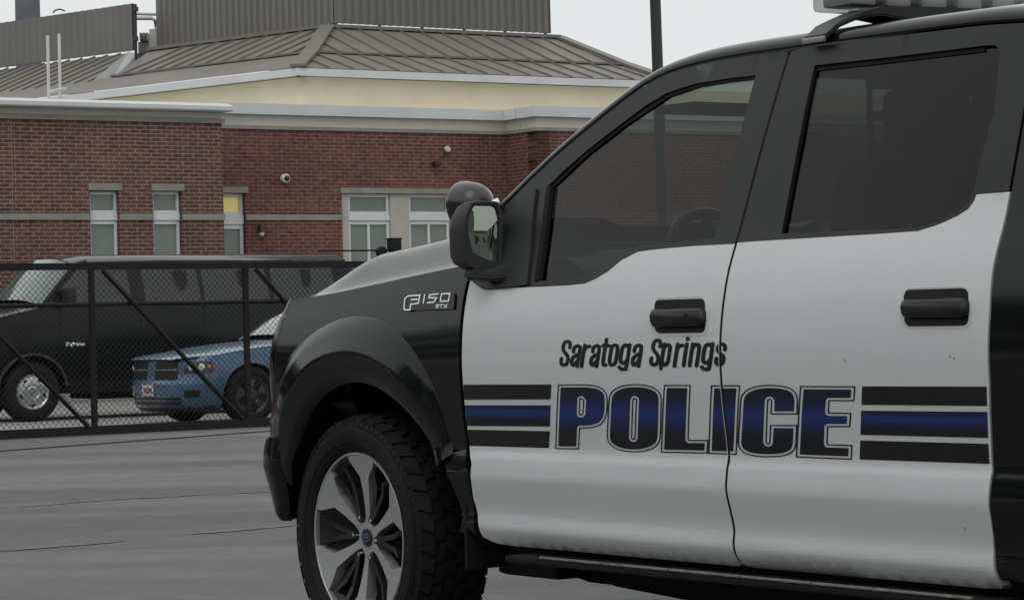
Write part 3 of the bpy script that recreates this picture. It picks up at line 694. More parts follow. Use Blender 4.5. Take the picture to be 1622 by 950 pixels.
# --- wheels
def build_wheel(parent, RT_=.405, RR=.281, pockets=True):
    """wheel in its own frame: axle along +y (outwards), centre at the origin, outer rim face at y = 0"""
    wb = bmesh.new(); n = 6
    # machined face: polygon ring cut by six pockets
    outer = [(RR*math.cos(a), RR*math.sin(a)) for a in np.linspace(0, 2*math.pi, 120, endpoint=False)]
    spoke0 = R(95)
    facev = []
    def place(r, a): return (r*math.cos(a), r*math.sin(a))
    # each spoke: hub -> flared outer end
    ring_in = RR-.0085
    def fy(r): return -.040+.040*min(1, (r/RR))**2
    prof_pts = lambda a0: [(.052, a0-R(21)), (.062, a0-R(13)), (.085, a0-R(8.5)), (.14, a0-R(7.2)), (.200, a0-R(7.4)), (.255, a0-R(16.5)), (ring_in+.001, a0-R(17))]
    rad_h = .052
    for k in range(n):
        a0 = spoke0+k*2*math.pi/n
        L_ = prof_pts(a0); Rr = [(r, 2*a0-a) for r, a in L_]
        top, bot = [], []
        for (r1, a1), (r2, a2) in zip(L_, Rr):
            m_ = 6
            top.append([wb.verts.new((r1*math.cos(lerp(a1, a2, j/m_)), fy(r1), r1*math.sin(lerp(a1, a2, j/m_)))) for j in range(m_+1)])
        grid_faces(wb, top)
        for col in (0, 6):
            up = [row[col] for row in top]; dn = [wb.verts.new((v.co.x, v.co.y-.035, v.co.z)) for v in up]
            grid_faces(wb, [up, dn])
        # outward pocket end between spokes handled by the dark barrel
    rings = lathe(wb, [(ring_in, -.03), (ring_in, -.002), (ring_in+.002, 0), (RR-.002, 0), (RR, -.003), (RR, -.03)], 96)
    rings = lathe(wb, [(.030, fy(.05)), (.0525, fy(.052)), (.0525, -.07)], 48)
    wheel = obj('wheel', wb, M_MACH, parent, smooth=35)
    # tyre
    tb = bmesh.new()
    P = [(RR-.001, -.02), (RR+.004, -.004), (RR+.012, .004), (RR+.02, .012), (RR+.045, .019), (RR+.075, .018), (RT_-.04, .008), (RT_-.028, .001), (RT_-.018, -.010), (RT_-.010, -.030), (RT_-.008, -.13), (RT_-.010, -.225), (RT_-.020, -.247), (RT_-.04, -.265), (RR+.045, -.276), (RR+.01, -.262), (RR, -.24)]
    lathe(tb, P, 96)
    nb = 38
    for row, (y0, y1, r0, r1, ph) in enumerate(((.0005, -.040, RT_-.030, RT_, 0.), (-.047, -.080, RT_-.016, RT_, .5), (-.087, -.123, RT_-.016, RT_, .15), (-.130, -.166, RT_-.016, RT_, .6), (-.173, -.207, RT_-.016, RT_, .1), (-.214, -.255, RT_-.030, RT_, .5))):
        for k in range(nb):
            a = 2*math.pi*(k+ph)/nb; da = 2*math.pi/nb*(.34 if row not in (0, 5) else (.43 if k % 2 else .38)); tw = .018*(1 if row % 2 else -1)
            vs = []
            for r_ in (r0 if row not in (0, 5) else RT_-.026, r1):
                for yy, sh in ((y0, tw), (y1, -tw)):
                    for s in (-1, 1):
                        aa = a+s*da+sh; rr = r_
                        if r_ == r1 and ((row == 0 and yy == y0) or (row == 5 and yy == y1)): rr = r1-.012
                        vs.append(tb.verts.new((rr*math.cos(aa), yy, rr*math.sin(aa))))
            for f in ((0,1,3,2),(4,6,7,5),(0,4,5,1),(2,3,7,6),(0,2,6,4),(1,5,7,3)): tb.faces.new([vs[i] for i in f])
    # lettering ridges and shoulder ribs on the sidewall
    for rr in (RR+.034, RR+.088):
        tube(tb, [(rr*math.cos(a), .0165 if rr < RR+.05 else .0145, rr*math.sin(a)) for a in np.linspace(0, 2*math.pi, 72, endpoint=False)], .0022, 5, closed=True)
    for k in range(76):
        a = 2*math.pi*k/76
        p = [(r_*math.cos(a), y_, r_*math.sin(a)) for r_, y_ in ((RT_-.036, .006), (RT_-.020, -.006))]; obox(tb, p[0], p[1], .006, .006)
    obj('tyre', tb, M_RUB, wheel, smooth=35)
    # dark barrel and inner spokes
    db = bmesh.new(); lathe(db, [(.050, -.075), (.11, -.085), (.17, -.070), (.23, -.045), (ring_in, -.016), (ring_in+.003, -.022)], 72)
    lathe(db, [(RR-.012, -.03), (RR-.03, -.06), (RR-.04, -.20), (RR-.0, -.25)], 60)
    for k in range(n):
        a0 = spoke0+(k+.5)*2*math.pi/n
        # hexagonal pocket collar
        A = [(ring_in-.002, a0-R(10.3)), (.238, a0-R(11.5)), (.195, a0-R(16)), (.195, a0+R(16)), (.238, a0+R(11.5)), (ring_in-.002, a0+R(10.3))]
        for off, w0 in ((-R(7.5), .012), (R(4.0), .012)):
            pts = [(.062, a0+off*.3), (.12, a0+off*.8), (.19, a0+off*1.2), (.245, a0+off*1.5)]
            q = [Vector((r_*math.cos(a), y_, r_*math.sin(a))) for (r_, a), y_ in zip(pts, (-.040, -.045, -.040, -.018))]
            for s0, s1 in zip(q, q[1:]): obox(db, s0, s1, .017, .030, Vector((0, 1, 0)))
        # outer pocket blocks, where the spoke flares
        for s in (-1, 1):
            q = [(ring_in, a0+s*R(11.2)), (.259, a0+s*R(11.2)), (.213, a0+s*R(18.8)), (.166, a0+s*R(23.2))]
    obj('rim_barrel', db, M_POCK, wheel, smooth=30)
    cb = bmesh.new(); lathe(cb, [(.0001, -.0305), (.022, -.031), (.0295, -.033), (.031, -.045)], 40); cap = obj('hub_cap', cb, M_NAVY, wheel, smooth=50)
    st = [[(-.016, -.002), (-.011, .005), (-.006, -.001), (-.001, .004), (.003, -.003), (.008, .003), (.012, -.002), (.017, .003)]]
    U, V = np.meshgrid(np.arange(-.03, .03, .0008), np.arange(-.02, .02, .0008), indexing='ij')
    ring = np.abs(np.hypot(U/.0255, V/.0125)-1)*.012-.0007
    Gf = np.minimum(sdf_strokes(st, .0009, U, V), ring)
    obj('cap_emblem', sdf_mesh(Gf, -.03, -.02, .0008, lambda u, v, o: Vector((u, o, v)), -.0298), mat('emblem_grey', (.16, .18, .22), .3), cap, smooth=0)
    lug = None
    for k in range(n):
        a0 = spoke0+(k+.5)*2*math.pi/n
        if lug is None:
            lb = bmesh.new(); lathe(lb, [(.0001, .024), (.005, .023), (.008, .018), (.009, .008), (.0095, 0), (.0095, -.03)], 12)
            lug = obj('lug_nut', lb, mat('lug_steel', (.5, .5, .5), .3, metal=.4), wheel, smooth=40); q = lug
        else:
            q = lug.copy(); COL.objects.link(q); q.parent = wheel
        q.location = (.070*math.cos(a0), -.048, .070*math.sin(a0))
    return wheel
def copy_tree(o, parent=None):
    c = o.copy(); COL.objects.link(c); c.parent = parent
    for ch in list(o.children): copy_tree(ch, c)
    return c
w0 = build_wheel(truck); w0.location = (.068, .976, .40)
w1 = copy_tree(w0, truck); w1.location = (XR, .972, .40); w1.rotation_euler.y = R(17)
for x in (.068, XR):
    w = copy_tree(w0, truck); w.location = (x, -.974, .40); w.rotation_euler.z = math.pi
# --- door mirror
MXP = -.735
TIL = math.tan(R(18)); MY0 = .925
def MX(pts):
    o = []
    for px, py in pts:
        x = MXP
        for _ in range(8): y, z = TX(px, py, x); x = MXP+TIL*(y-MY0)
        o.append((y, z))
    return o
out_m = rounded(MX([(735,360),(738,340),(748,318),(790,318),(798,337),(796,432),(770,438),(738,420)]), .013, 4)
gl_m = rounded(MX([(752,324),(787,325),(794,360),(794,416),(777,413),(756,404),(742,394),(742,345)]), .015, 4)
bm = bmesh.new(); cy = sum(p[0] for p in out_m)/len(out_m); cz = sum(p[1] for p in out_m)/len(out_m)
rows = []
for dx, sc_ in ((0, .965), (.004, .99), (.012, 1.0), (.05, .985), (.085, .90), (.11, .74), (.125, .5), (.13, .1)):
    rows.append([bm.verts.new((MXP+dx+TIL*(cy+(y-cy)*sc_-MY0), cy+(y-cy)*sc_, cz+(z-cz)*sc_)) for y, z in out_m])
grid_faces(bm, rows, True)
# bezel in to the glass
gi = []
def nearest_ray(poly, y, z):
    a = math.atan2(z-gcz, y-gcy); best = None
    for p, q in zip(poly, poly[1:]+poly[:1]):
        d1, d2 = Vector((math.cos(a), math.sin(a))), Vector((q[0]-p[0], q[1]-p[1])); den = d1.x*d2.y-d1.y*d2.x
        if abs(den) < 1e-9: continue
        w_ = Vector((p[0]-gcy, p[1]-gcz)); t = (w_.x*d2.y-w_.y*d2.x)/den; s = (w_.x*d1.y-w_.y*d1.x)/den
        if t > 0 and -.001 <= s <= 1.001: best = t if best is None else max(best, t)
    return (gcy+math.cos(a)*best, gcz+math.sin(a)*best)
gcy = sum(p[0] for p in gl_m)/len(gl_m); gcz = sum(p[1] for p in gl_m)/len(gl_m)
ins = [nearest_ray(gl_m, y, z) for y, z in out_m]
r1 = [bm.verts.new((MXP+.001+TIL*(y-MY0), y, z)) for y, z in ins]; r2 = [bm.verts.new((MXP+.016+TIL*(y-MY0), y, z)) for y, z in ins]
grid_faces(bm, [rows[0], r1, r2], True)
mir = obj('door_mirror', bm, M_PLAST, truck, smooth=45)
bm = bmesh.new(); rows = []
for f_ in (1, .85, .7, .55, .4, .25, .1):
    rows.append([bm.verts.new((MXP+.0105+TIL*(gcy+(y-gcy)*f_-MY0)+((y-gcy)**2+(z-gcz)**2)*f_*f_/2/1.1, gcy+(y-gcy)*f_, gcz+(z-gcz)*f_)) for y, z in ins])
grid_faces(bm, rows, True); bm.faces.new(rows[-1])
obj('mirror_glass', bm, mat('mirror_silver', (.29, .33, .28), .015, metal=1.), mir, smooth=60)
bm = bmesh.new()
sp = MX([(741,336),(752,332),(754,350),(753,366),(741,372),(738,352)])
spr = rounded([(a, b) for a, b in sp], .008, 3); bm.faces.new([bm.verts.new((MXP+.0085+TIL*(y-MY0), y, z)) for y, z in spr]); obj('spotter_glass', bm, mat('spotter_silver', (.22, .25, .22), .03, metal=1.), mir, smooth=0)
bm = bmesh.new(); am = tmap(-.76, 1.235)
rows = []
for px0, y_, z0, z1, x0, x1 in ((0, .90, 1.222, 1.28, -.70, -.84), (0, .945, 1.218, 1.262, -.69, -.80), (0, .98, 1.216, 1.248, -.68, -.75), (0, 1.02, 1.222, 1.256, -.66, -.72)):
    rows.append([bm.verts.new(p) for p in ((x0, y_, z0), (x1, y_, z0), (x1, y_, z1), (x0, y_, z1))])
grid_faces(bm, rows, True); bm.faces.new(rows[0]); bm.faces.new(rows[-1][::-1]); bmesh.ops.bevel(bm, geom=bm.edges[:], offset=.008, segments=2, affect='EDGES', clamp_overlap=True)
obj('mirror_arm', bm, M_PLAST, mir, smooth=45)
# sail cover
panel('mirror_sail', TSL([(752,447),(772,398),(796,345),(852,300),(846,350),(838,450),(808,455),(768,458)]), tmap, M_PLAST, truck, lip=.012, off=.008, us=.08, vs=.03)
# right mirror (plain copy, other hand)
m2 = mir.copy(); COL.objects.link(m2); m2.parent = truck; m2.scale.y = -1
for ch in list(mir.children):
    c = ch.copy(); COL.objects.link(c); c.parent = m2
# --- pillar spotlight
SPY = .90
sx, sz = TY(746, 324, SPY)
bm = bmesh.new()
for r_, h_ in (): pass
prof_s = [(.0005, -.075), (.022, -.072), (.042, -.062), (.058, -.045), (.067, -.022), (.071, 0), (.0735, .02), (.0735, .034), (.070, .038)]
rings = []
ax = Vector((.95, .10, .02)).normalized(); e1 = ax.cross(Vector((0, 0, 1))).normalized(); e2 = e1.cross(ax)
for r_, h_ in prof_s: rings.append([bm.verts.new(Vector((sx, SPY, sz))+ax*h_+(e1*math.cos(t)+e2*math.sin(t))*r_) for t in np.linspace(0, 2*math.pi, 36, endpoint=False)])
grid_faces(bm, rings, True); spot = obj('pillar_spotlight', bm, mat('spotlight_black', (.014, .014, .015), .22, coat=.4), truck, smooth=60)
bm = bmesh.new(); bm.faces.new([bm.verts.new(Vector((sx, SPY, sz))+ax*.036+(e1*math.cos(t)+e2*math.sin(t))*.071) for t in np.linspace(0, 2*math.pi, 36, endpoint=False)]); obj('spotlight_lens', bm, M_LAMP, spot, smooth=0)
a_ = tmap(*TS(803, 318)); bm = bmesh.new(); tube(bm, [a_+Vector((.03, .012, .0)), a_+Vector((.08, .05, -.02)), Vector((sx, SPY, sz-.09)), Vector((sx, SPY, sz-.02))], .011, 10); obj('spotlight_arm', bm, M_CHROME, spot)
# --- roof light bar
LBX0, LBX1, LBZ = -2.06, -1.88, 1.912; FTX = TS(1303, 60)[0]
bm = bmesh.new()
def bar_sec(bm, y0, y1, x0, x1, z0, z1, bev): box(bm, x0, x1, y0, y1, z0, z1, bev, 3)
bar_sec(bm, -.55, .55, LBX0+.03, LBX1-.03, LBZ, LBZ+.008, .004)
lb = obj('light_bar', bm, M_SATIN, truck)
ys_ = [-.66,-.53,-.4,-.265,-.13,0,.13,.265,.4,.53,.66]
for a, b in zip(ys_, ys_[1:]):
    bm = bmesh.new(); box(bm, LBX0, LBX1, a+.003, b-.003, LBZ+.006, LBZ+.070, .018, 3); obj('lens_section', bm, M_CLEAR, lb)
    bm = bmesh.new(); box(bm, LBX0+.03, LBX1-.03, a+.02, b-.02, LBZ+.016, LBZ+.058, .008); obj('reflector_module', bm, mat('module_grey', (.55, .55, .50), .35, metal=.2), lb)
for s in (1, -1):
    bm = bmesh.new()
    prof_h = [(.765, 1.836, .09), (.745, 1.850, .095), (.715, 1.872, .10), (.69, 1.893, .11), (.64, 1.908, .12), (.50, 1.911, .13), (.30, 1.911, .13)]
    rows = []
    for i, (y, z, w) in enumerate(prof_h):
        cx_ = FTX-.02*i*(i > 2); th = .016 if i < 4 else lerp(.025, .07, (i-4)/2)
        rows.append([bm.verts.new((cx_+a, s*y, z+b)) for a, b in ((-w/2, 0), (w/2, 0), (w/2, -th), (-w/2, -th))])
    grid_faces(bm, rows, True); bm.faces.new(rows[0]); bm.faces.new(rows[-1][::-1]); bmesh.ops.bevel(bm, geom=bm.edges[:], offset=.005, segments=2, affect='EDGES', clamp_overlap=True)
    ft = obj('mounting_foot', bm, M_SATIN, lb, smooth=45)
    bm = bmesh.new(); box(bm, FTX-.042, FTX+.042, min(s*.758, s*.772), max(s*.758, s*.772), 1.818, 1.834, .003); obj('clamp', bm, mat('clamp_grey', (.32, .32, .33), .35, metal=.5), ft)
# --- cabin
bm = bmesh.new(); rows = []
for x, z in ((-.50, 1.30), (-.75, 1.285), (-.95, 1.275), (-1.02, 1.24), (-1.05, 1.05), (-1.0, .85), (-.9, .70)):
    rows.append([bm.verts.new((x-.02*math.sin(3*y), y, z+.025*(1 if .2 < y < .6 and 1.2 < z < 1.3 else 0))) for y in np.linspace(-.84, .84, 17)])
grid_faces(bm, rows); obj('dashboard', bm, M_INT, truck, smooth=50)
bm = bmesh.new(); sc0 = Vector((-1.14, .39, 1.245)); ax = Vector((-.88, 0, .47)).normalized(); e1 = Vector((0, 1, 0)); e2 = ax.cross(e1)
tube(bm, [sc0+(e1*math.cos(t)+e2*math.sin(t))*.185 for t in np.linspace(0, 2*math.pi, 40, endpoint=False)], .018, 8, closed=True)
for t in (0, math.pi, -math.pi/2): tube(bm, [sc0, sc0+(e1*math.cos(t)+e2*math.sin(t))*.18], [.035, .016], 8)
tube(bm, [sc0-ax*.02, sc0+ax*.03], .07, 14); tube(bm, [sc0, sc0-ax*.2], .03, 8); obj('steering_wheel', bm, M_SATIN, truck)
def seat(y, x, m_):
    bm = bmesh.new(); box(bm, x-.10, x+.42, y-.25, y+.25, .72, .90, .06, 3); o = obj('seat', bm, m_, truck)
    bm = bmesh.new(); box(bm, -.08, .08, y-.25, y+.25, 0, .66, .06, 3)
    for v in bm.verts: v.co = Vector((x-.12+v.co.x-.28*v.co.z, v.co.y, .85+v.co.z))
    obj('backrest', bm, m_, o)
    bm = bmesh.new(); box(bm, x-.38, x-.28, y-.13, y+.13, 1.52, 1.70, .04, 3); obj('headrest', bm, m_, o)
seat(.40, -1.72, M_SEAT); seat(-.40, -1.72, M_SEAT); seat(.42, -2.60, M_SEAT); seat(-.42, -2.60, M_SEAT)
bm = bmesh.new(); box(bm, -1.35, -1.05, -.08, .16, .85, 1.12, .03); obj('console', bm, M_INT, truck)
bm = bmesh.new(); box(bm, -1.30, -1.27, -.16, .12, 1.12, 1.34, .01); box(bm, -1.26, -1.05, -.16, .12, 1.10, 1.13, .008); obj('laptop', bm, M_INT, truck)
bm = bmesh.new(); box(bm, -1.06, -1.02, -.10, .16, 1.60, 1.67, .015); tube(bm, [(-1.03, .03, 1.66), (-1.0, .03, 1.74)], .012); obj('rear_view_mirror', bm, M_SATIN, truck)
for y in (.42, -.42):
    bm = bmesh.new(); box(bm, -1.30, -1.12, y-.2, y+.2, 1.70, 1.725, .008); obj('sun_visor', bm, M_HEAD, truck)
# partition behind the front seats
bm = bmesh.new(); box(bm, -2.12, -2.10, -.70, .70, .9, 1.32); box(bm, -2.12, -2.10, -.66, .66, 1.32, 1.345)
for y in np.linspace(-.66, .66, 12): box(bm, -2.118, -2.108, y-.006, y+.006, 1.34, 1.70)
box(bm, -2.12, -2.10, -.66, .66, 1.69, 1.72); obj('partition', bm, M_INT, truck, smooth=0)
# headliner
bm = bmesh.new(); rows = []
for x in (-1.25, -1.8, -2.4, -3.1): rows.append([bm.verts.new((x, y, 1.785+.03*(1-(y/.66)**2))) for y in np.linspace(-.66, .66, 9)])
grid_faces(bm, rows); obj('headliner', bm, M_HEAD, truck)
# ------------------------------------------------------------------ ground
def mat_asphalt():
    M = bpy.data.materials.new('worn_asphalt'); M.use_nodes = True; t = M.node_tree; p = t.nodes['Principled BSDF']
    p.inputs['Roughness'].default_value = .8; p.inputs['Specular IOR Level'].default_value = .35
    a = N(t, 'ShaderNodeTexCoord'); n1 = N(t, 'ShaderNodeTexNoise'); n2 = N(t, 'ShaderNodeTexNoise'); n3 = N(t, 'ShaderNodeTexNoise')
    mp = N(t, 'ShaderNodeMapping'); mp.inputs['Rotation'].default_value = (0, 0, R(-16)); mp.inputs['Scale'].default_value = (.09, .42, 1)
    t.links.new(a.outputs['Object'], mp.inputs[0])
    n1.inputs['Scale'].default_value = 1.0; n1.inputs['Detail'].default_value = 2.5; n1.inputs['Roughness'].default_value = .5; n1.inputs['Distortion'].default_value = .8
    n2.inputs['Scale'].default_value = 75; n2.inputs['Detail'].default_value = 7; n2.inputs['Roughness'].default_value = .75; n3.inputs['Scale'].default_value = 3.2; n3.inputs['Roughness'].default_value = .7; n3.inputs['Detail'].default_value = 7
    t.links.new(mp.outputs[0], n1.inputs['Vector']); t.links.new(a.outputs['Object'], n2.inputs['Vector']); t.links.new(a.outputs['Object'], n3.inputs['Vector'])
    c1 = N(t, 'ShaderNodeValToRGB'); e = c1.color_ramp.elements; e[0].position = .36; e[0].color = (.100, .099, .096, 1); e[1].position = .58; e[1].color = (.153, .156, .155, 1)
    c2 = N(t, 'ShaderNodeMapRange'); c2.inputs['From Min'].default_value = .36; c2.inputs['From Max'].default_value = .64; c2.inputs['To Min'].default_value = .66; c2.inputs['To Max'].default_value = 1.3
    c3 = N(t, 'ShaderNodeMapRange'); c3.inputs['From Min'].default_value = .3; c3.inputs['From Max'].default_value = .7; c3.inputs['To Min'].default_value = .84; c3.inputs['To Max'].default_value = 1.14
    mu = N(t, 'ShaderNodeMath', operation='MULTIPLY'); vs = N(t, 'ShaderNodeVectorMath', operation='SCALE')
    t.links.new(n1.outputs['Fac'], c1.inputs[0]); t.links.new(n2.outputs['Fac'], c2.inputs['Value']); t.links.new(n3.outputs['Fac'], c3.inputs['Value'])
    t.links.new(c2.outputs[0], mu.inputs[0]); t.links.new(c3.outputs[0], mu.inputs[1]); t.links.new(c1.outputs[0], vs.inputs[0]); t.links.new(mu.outputs[0], vs.inputs['Scale'])
    t.links.new(vs.outputs[0], p.inputs['Base Color'])
    b = N(t, 'ShaderNodeBump'); b.inputs['Strength'].default_value = .5; b.inputs['Distance'].default_value = .006
    t.links.new(n2.outputs['Fac'], b.inputs['Height']); t.links.new(b.outputs[0], p.inputs['Normal'])
    return M
bm = bmesh.new()
gx = [-1500,-300,-80,-30,-12,-4,0,4,12,30,80,300,1500]; gy = [-600,-100,-20,0,4,8,12,16,20,24,28,33,40,55,90,200,600,1800]
rows = [[bm.verts.new((x, y, 0)) for x in gx] for y in gy]; grid_faces(bm, rows)
tag(obj('asphalt_ground', bm, mat_asphalt(), None, smooth=0), kind='structure')
DA = R(56); D = Vector((math.sin(DA), math.cos(DA), 0)); NRM = Vector((math.cos(DA), -math.sin(DA), 0))   # along the wall (right, away); towards the camera
def frame(O, ang=0.):
    d = Matrix.Rotation(ang, 3, 'Z') @ D; n_ = Matrix.Rotation(ang, 3, 'Z') @ NRM
    return Matrix(((d.x, -n_.x, 0, O.x), (d.y, -n_.y, 0, O.y), (0, 0, 1, O.z), (0, 0, 0, 1)))      # local: x along, y into the wall, z up
def on_wall(F, px, py, y=0.):
    I = F.inverted(); c = I @ CAM; d = I.to_3x3() @ ray(px, py); t = (y-c.y)/d.y; p = c+d*t; return p.x, p.z
# concrete apron behind the gate, 4 mm above the asphalt
gate_O = Vector((-811/145.0, 29.83, 0)); gate_F = frame(gate_O, R(3))
M_CONC = mat('pale_concrete', (.27, .27, .255), .85, noise_amt=.16, noise_scale=1.4, bump=.2, bump_scale=40)
def sheet(name, pts, z, m_, kind='structure'):
    bm = bmesh.new(); bm.faces.new([bm.verts.new((p[0], p[1], z)) for p in pts]); o = obj(name, bm, m_, None, smooth=0); 
    if kind: tag(o, kind=kind)
    return o
gp = lambda s, y: tuple((gate_F @ Vector((s, y, 0)))[:2])
sheet('concrete_apron', [gp(-30, 2.6), gp(60, 2.6), gp(60, 16), gp(-30, 16)], .004, M_CONC)
# rusty ground track in front of the gate, dark seams in the asphalt
tk = [(0,713),(150,705),(300,694),(430,683),(520,676)]
def ground_pt(px, py): d = ray(px, py); return CAM+d*(-CAMZ/d.z)
bm = bmesh.new(); a, b = ground_pt(0, 715), ground_pt(430, 683); dd = (b-a).normalized()
obox(bm, a-dd*6+Vector((0,0,.004)), b+dd*8+Vector((0,0,.004)), .06, .016)
tag(obj('gate_track', bm, mat('rusty_steel', (.060, .034, .030), .8, noise_amt=.4, noise_scale=12), None, smooth=0), 'thin rust brown steel track lying on the asphalt in front of the chain link gate', 'gate track')
M_SEAMA = mat('tar_seam', (.128, .126, .122), .85, noise_amt=.3, noise_scale=5)
for k, pts in enumerate(([(-40,806),(60,801),(120,796),(200,790),(300,785),(380,781),(440,778)], [(-40,876),(0,873),(60,868),(150,861),(230,852),(300,846),(400,838),(470,832)])):
    P_ = [ground_pt(*p) for p in smooth_poly(pts, n=5)]; bm = bmesh.new(); rw_ = []
    Q_ = []
    for p, q in zip(P_, P_[1:]): Q_ += [p.lerp(q, j/8) for j in range(8)]
    P_ = [p+Vector((0, .09*noise.noise(Vector((p.x*3.1, k*7., 1.)))+.03*noise.noise(Vector((p.x*13., k*7., 4.))), 0)) for p in Q_]
    for i, p in enumerate(P_):
        w = max(.003, .030+.085*noise.noise(Vector((p.x*2.3, k*3., 0)))+.03*noise.noise(Vector((p.x*17., k*3., 2))))
        rw_.append([bm.verts.new(p+Vector((0, -w, .004))), bm.verts.new(p+Vector((0, w*1.6, .004)))])
    grid_faces(bm, rw_); tag(obj('asphalt_crack', bm, M_SEAMA, None, smooth=0), kind='structure')

# ------------------------------------------------------------------ brick building
def mat_brick(name, c1, c2, mort, dark=1.):
    M = bpy.data.materials.new(name); M.use_nodes = True; t = M.node_tree; p = t.nodes['Principled BSDF']
    p.inputs['Roughness'].default_value = .88; p.inputs['Specular IOR Level'].default_value = .25
    a = N(t, 'ShaderNodeTexCoord'); s = N(t, 'ShaderNodeSeparateXYZ'); c = N(t, 'ShaderNodeCombineXYZ'); b = N(t, 'ShaderNodeTexBrick')
    t.links.new(a.outputs['Object'], s.inputs[0]); t.links.new(s.outputs['X'], c.inputs['X']); t.links.new(s.outputs['Z'], c.inputs['Y']); t.links.new(c.outputs[0], b.inputs['Vector'])
    b.offset = .5; b.inputs['Scale'].default_value = 1; b.inputs['Brick Width'].default_value = .203; b.inputs['Row Height'].default_value = .0677
    b.inputs['Mortar Size'].default_value = .0095; b.inputs['Mortar Smooth'].default_value = .2; b.inputs['Bias'].default_value = -.1
    b.inputs['Color1'].default_value = (*c1, 1); b.inputs['Color2'].default_value = (*c2, 1); b.inputs['Mortar'].default_value = (*mort, 1)
    n1 = N(t, 'ShaderNodeTexNoise'); n1.inputs['Scale'].default_value = .55; n1.inputs['Detail'].default_value = 6; t.links.new(a.outputs['Object'], n1.inputs['Vector'])
    n2 = N(t, 'ShaderNodeTexNoise'); n2.inputs['Scale'].default_value = 9; n2.inputs['Detail'].default_value = 4; t.links.new(a.outputs['Object'], n2.inputs['Vector'])
    r1 = N(t, 'ShaderNodeMapRange'); r1.inputs['From Min'].default_value = .3; r1.inputs['From Max'].default_value = .7; r1.inputs['To Min'].default_value = .76*dark; r1.inputs['To Max'].default_value = 1.17*dark
    r2 = N(t, 'ShaderNodeMapRange'); r2.inputs['From Min'].default_value = .3; r2.inputs['From Max'].default_value = .7; r2.inputs['To Min'].default_value = .72; r2.inputs['To Max'].default_value = 1.24
    mu = N(t, 'ShaderNodeMath', operation='MULTIPLY'); v = N(t, 'ShaderNodeVectorMath', operation='SCALE')
    t.links.new(n1.outputs['Fac'], r1.inputs['Value']); t.links.new(n2.outputs['Fac'], r2.inputs['Value']); t.links.new(r1.outputs[0], mu.inputs[0]); t.links.new(r2.outputs[0], mu.inputs[1])
    t.links.new(b.outputs['Color'], v.inputs[0]); t.links.new(mu.outputs[0], v.inputs['Scale']); t.links.new(v.outputs[0], p.inputs['Base Color'])
    bp = N(t, 'ShaderNodeBump'); bp.inputs['Strength'].default_value = .6; bp.inputs['Distance'].default_value = .006; bp.invert = True
    t.links.new(b.outputs['Fac'], bp.inputs['Height']); t.links.new(bp.outputs[0], p.inputs['Normal'])
    return M
M_BRA = mat_brick('red_brick', (.100, .054, .042), (.165, .072, .056), (.27, .20, .165))
M_STONE = mat('cast_stone', (.25, .24, .215), .85, noise_amt=.12, noise_scale=3)
M_CREAM = mat('cream_trim', (.50, .475, .41), .7, noise_amt=.05, noise_scale=2)
M_FLASH = mat('pale_metal_coping', (.56, .58, .58), .45, spec=.5, noise_amt=.05, noise_scale=2)
M_STUC = mat('cream_stucco', (.86, .77, .58), .9, noise_amt=.05, noise_scale=1.2, bump=.1, bump_scale=60)
M_ROOF = mat('bronze_metal_roof', (.165, .148, .127), .5, spec=.5, noise_amt=.12, noise_scale=1.5)
M_SCRN = mat('grey_roof_screen', (.165, .158, .147), .6, noise_amt=.08, noise_scale=1.)
M_WFRM = mat('white_window_frame', (.62, .63, .63), .5, noise_amt=.04, noise_scale=5)
M_PANE = mat('green_grey_window_blind', (.165, .205, .168), .12, spec=.5, noise_amt=.10, noise_scale=2)
M_LIT = bpy.data.materials.new('lit_yellow_window'); M_LIT.use_nodes = True
_p = M_LIT.node_tree.nodes['Principled BSDF']; _p.inputs['Base Color'].default_value = (.6, .5, .15, 1); _p.inputs['Emission Color'].default_value = (.85, .76, .25, 1); _p.inputs['Emission Strength'].default_value = .22

A_O = Vector((-746/94.0, 46.0, 0)); FA = frame(A_O)
xe, _ = on_wall(FA, 351, 200)            # corner of the nearer wing
cornerA = FA @ Vector((xe, 0, 0))
# set-back wall
setb = 1.02
FB = frame(A_O - NRM*setb)
bld = empty('brick_building', FA, 'red brick building with white windows, cream upper storey and bronze metal roof', 'building')
def child(o, F): o.parent = bld; o.matrix_parent_inverse = Matrix.Identity(4); o.matrix_local = FA.inverted() @ F; return o
def wall_bm(x0, x1, z0, z1, holes, th=.30):
    bm = bmesh.new(); xs = sorted({x0, x1}|{h[0] for h in holes}|{h[1] for h in holes}); zs = sorted({z0, z1}|{h[2] for h in holes}|{h[3] for h in holes})
    V = {}
    def v(x, y, z):
        k = (round(x, 4), y, round(z, 4))
        if k not in V: V[k] = bm.verts.new((x, y, z))
        return V[k]
    inh = lambda i, j: any(h[0]-1e-6 <= xs[i] and xs[i+1] <= h[1]+1e-6 and h[2]-1e-6 <= zs[j] and zs[j+1] <= h[3]+1e-6 for h in holes)
    for i in range(len(xs)-1):
        for j in range(len(zs)-1):
            if inh(i, j): continue
            bm.faces.new((v(xs[i],0,zs[j]), v(xs[i+1],0,zs[j]), v(xs[i+1],0,zs[j+1]), v(xs[i],0,zs[j+1])))
    be = [e for e in bm.edges if e.is_boundary]
    r = bmesh.ops.extrude_edge_only(bm, edges=be)
    for q in [q for q in r['geom'] if isinstance(q, bmesh.types.BMVert)]: q.co.y = th
    return bm
def cbox(name, F, x0, x1, y0, y1, z0, z1, m_, bev=.004):
    bm = bmesh.new(); box(bm, x0, x1, y0, y1, z0, z1, bev, 1); return child(obj(name, bm, m_, None, smooth=30), F)
zt = on_wall(FA, 180, 192.5)[1]; ztB = on_wall(FB, 580, 209)[1]
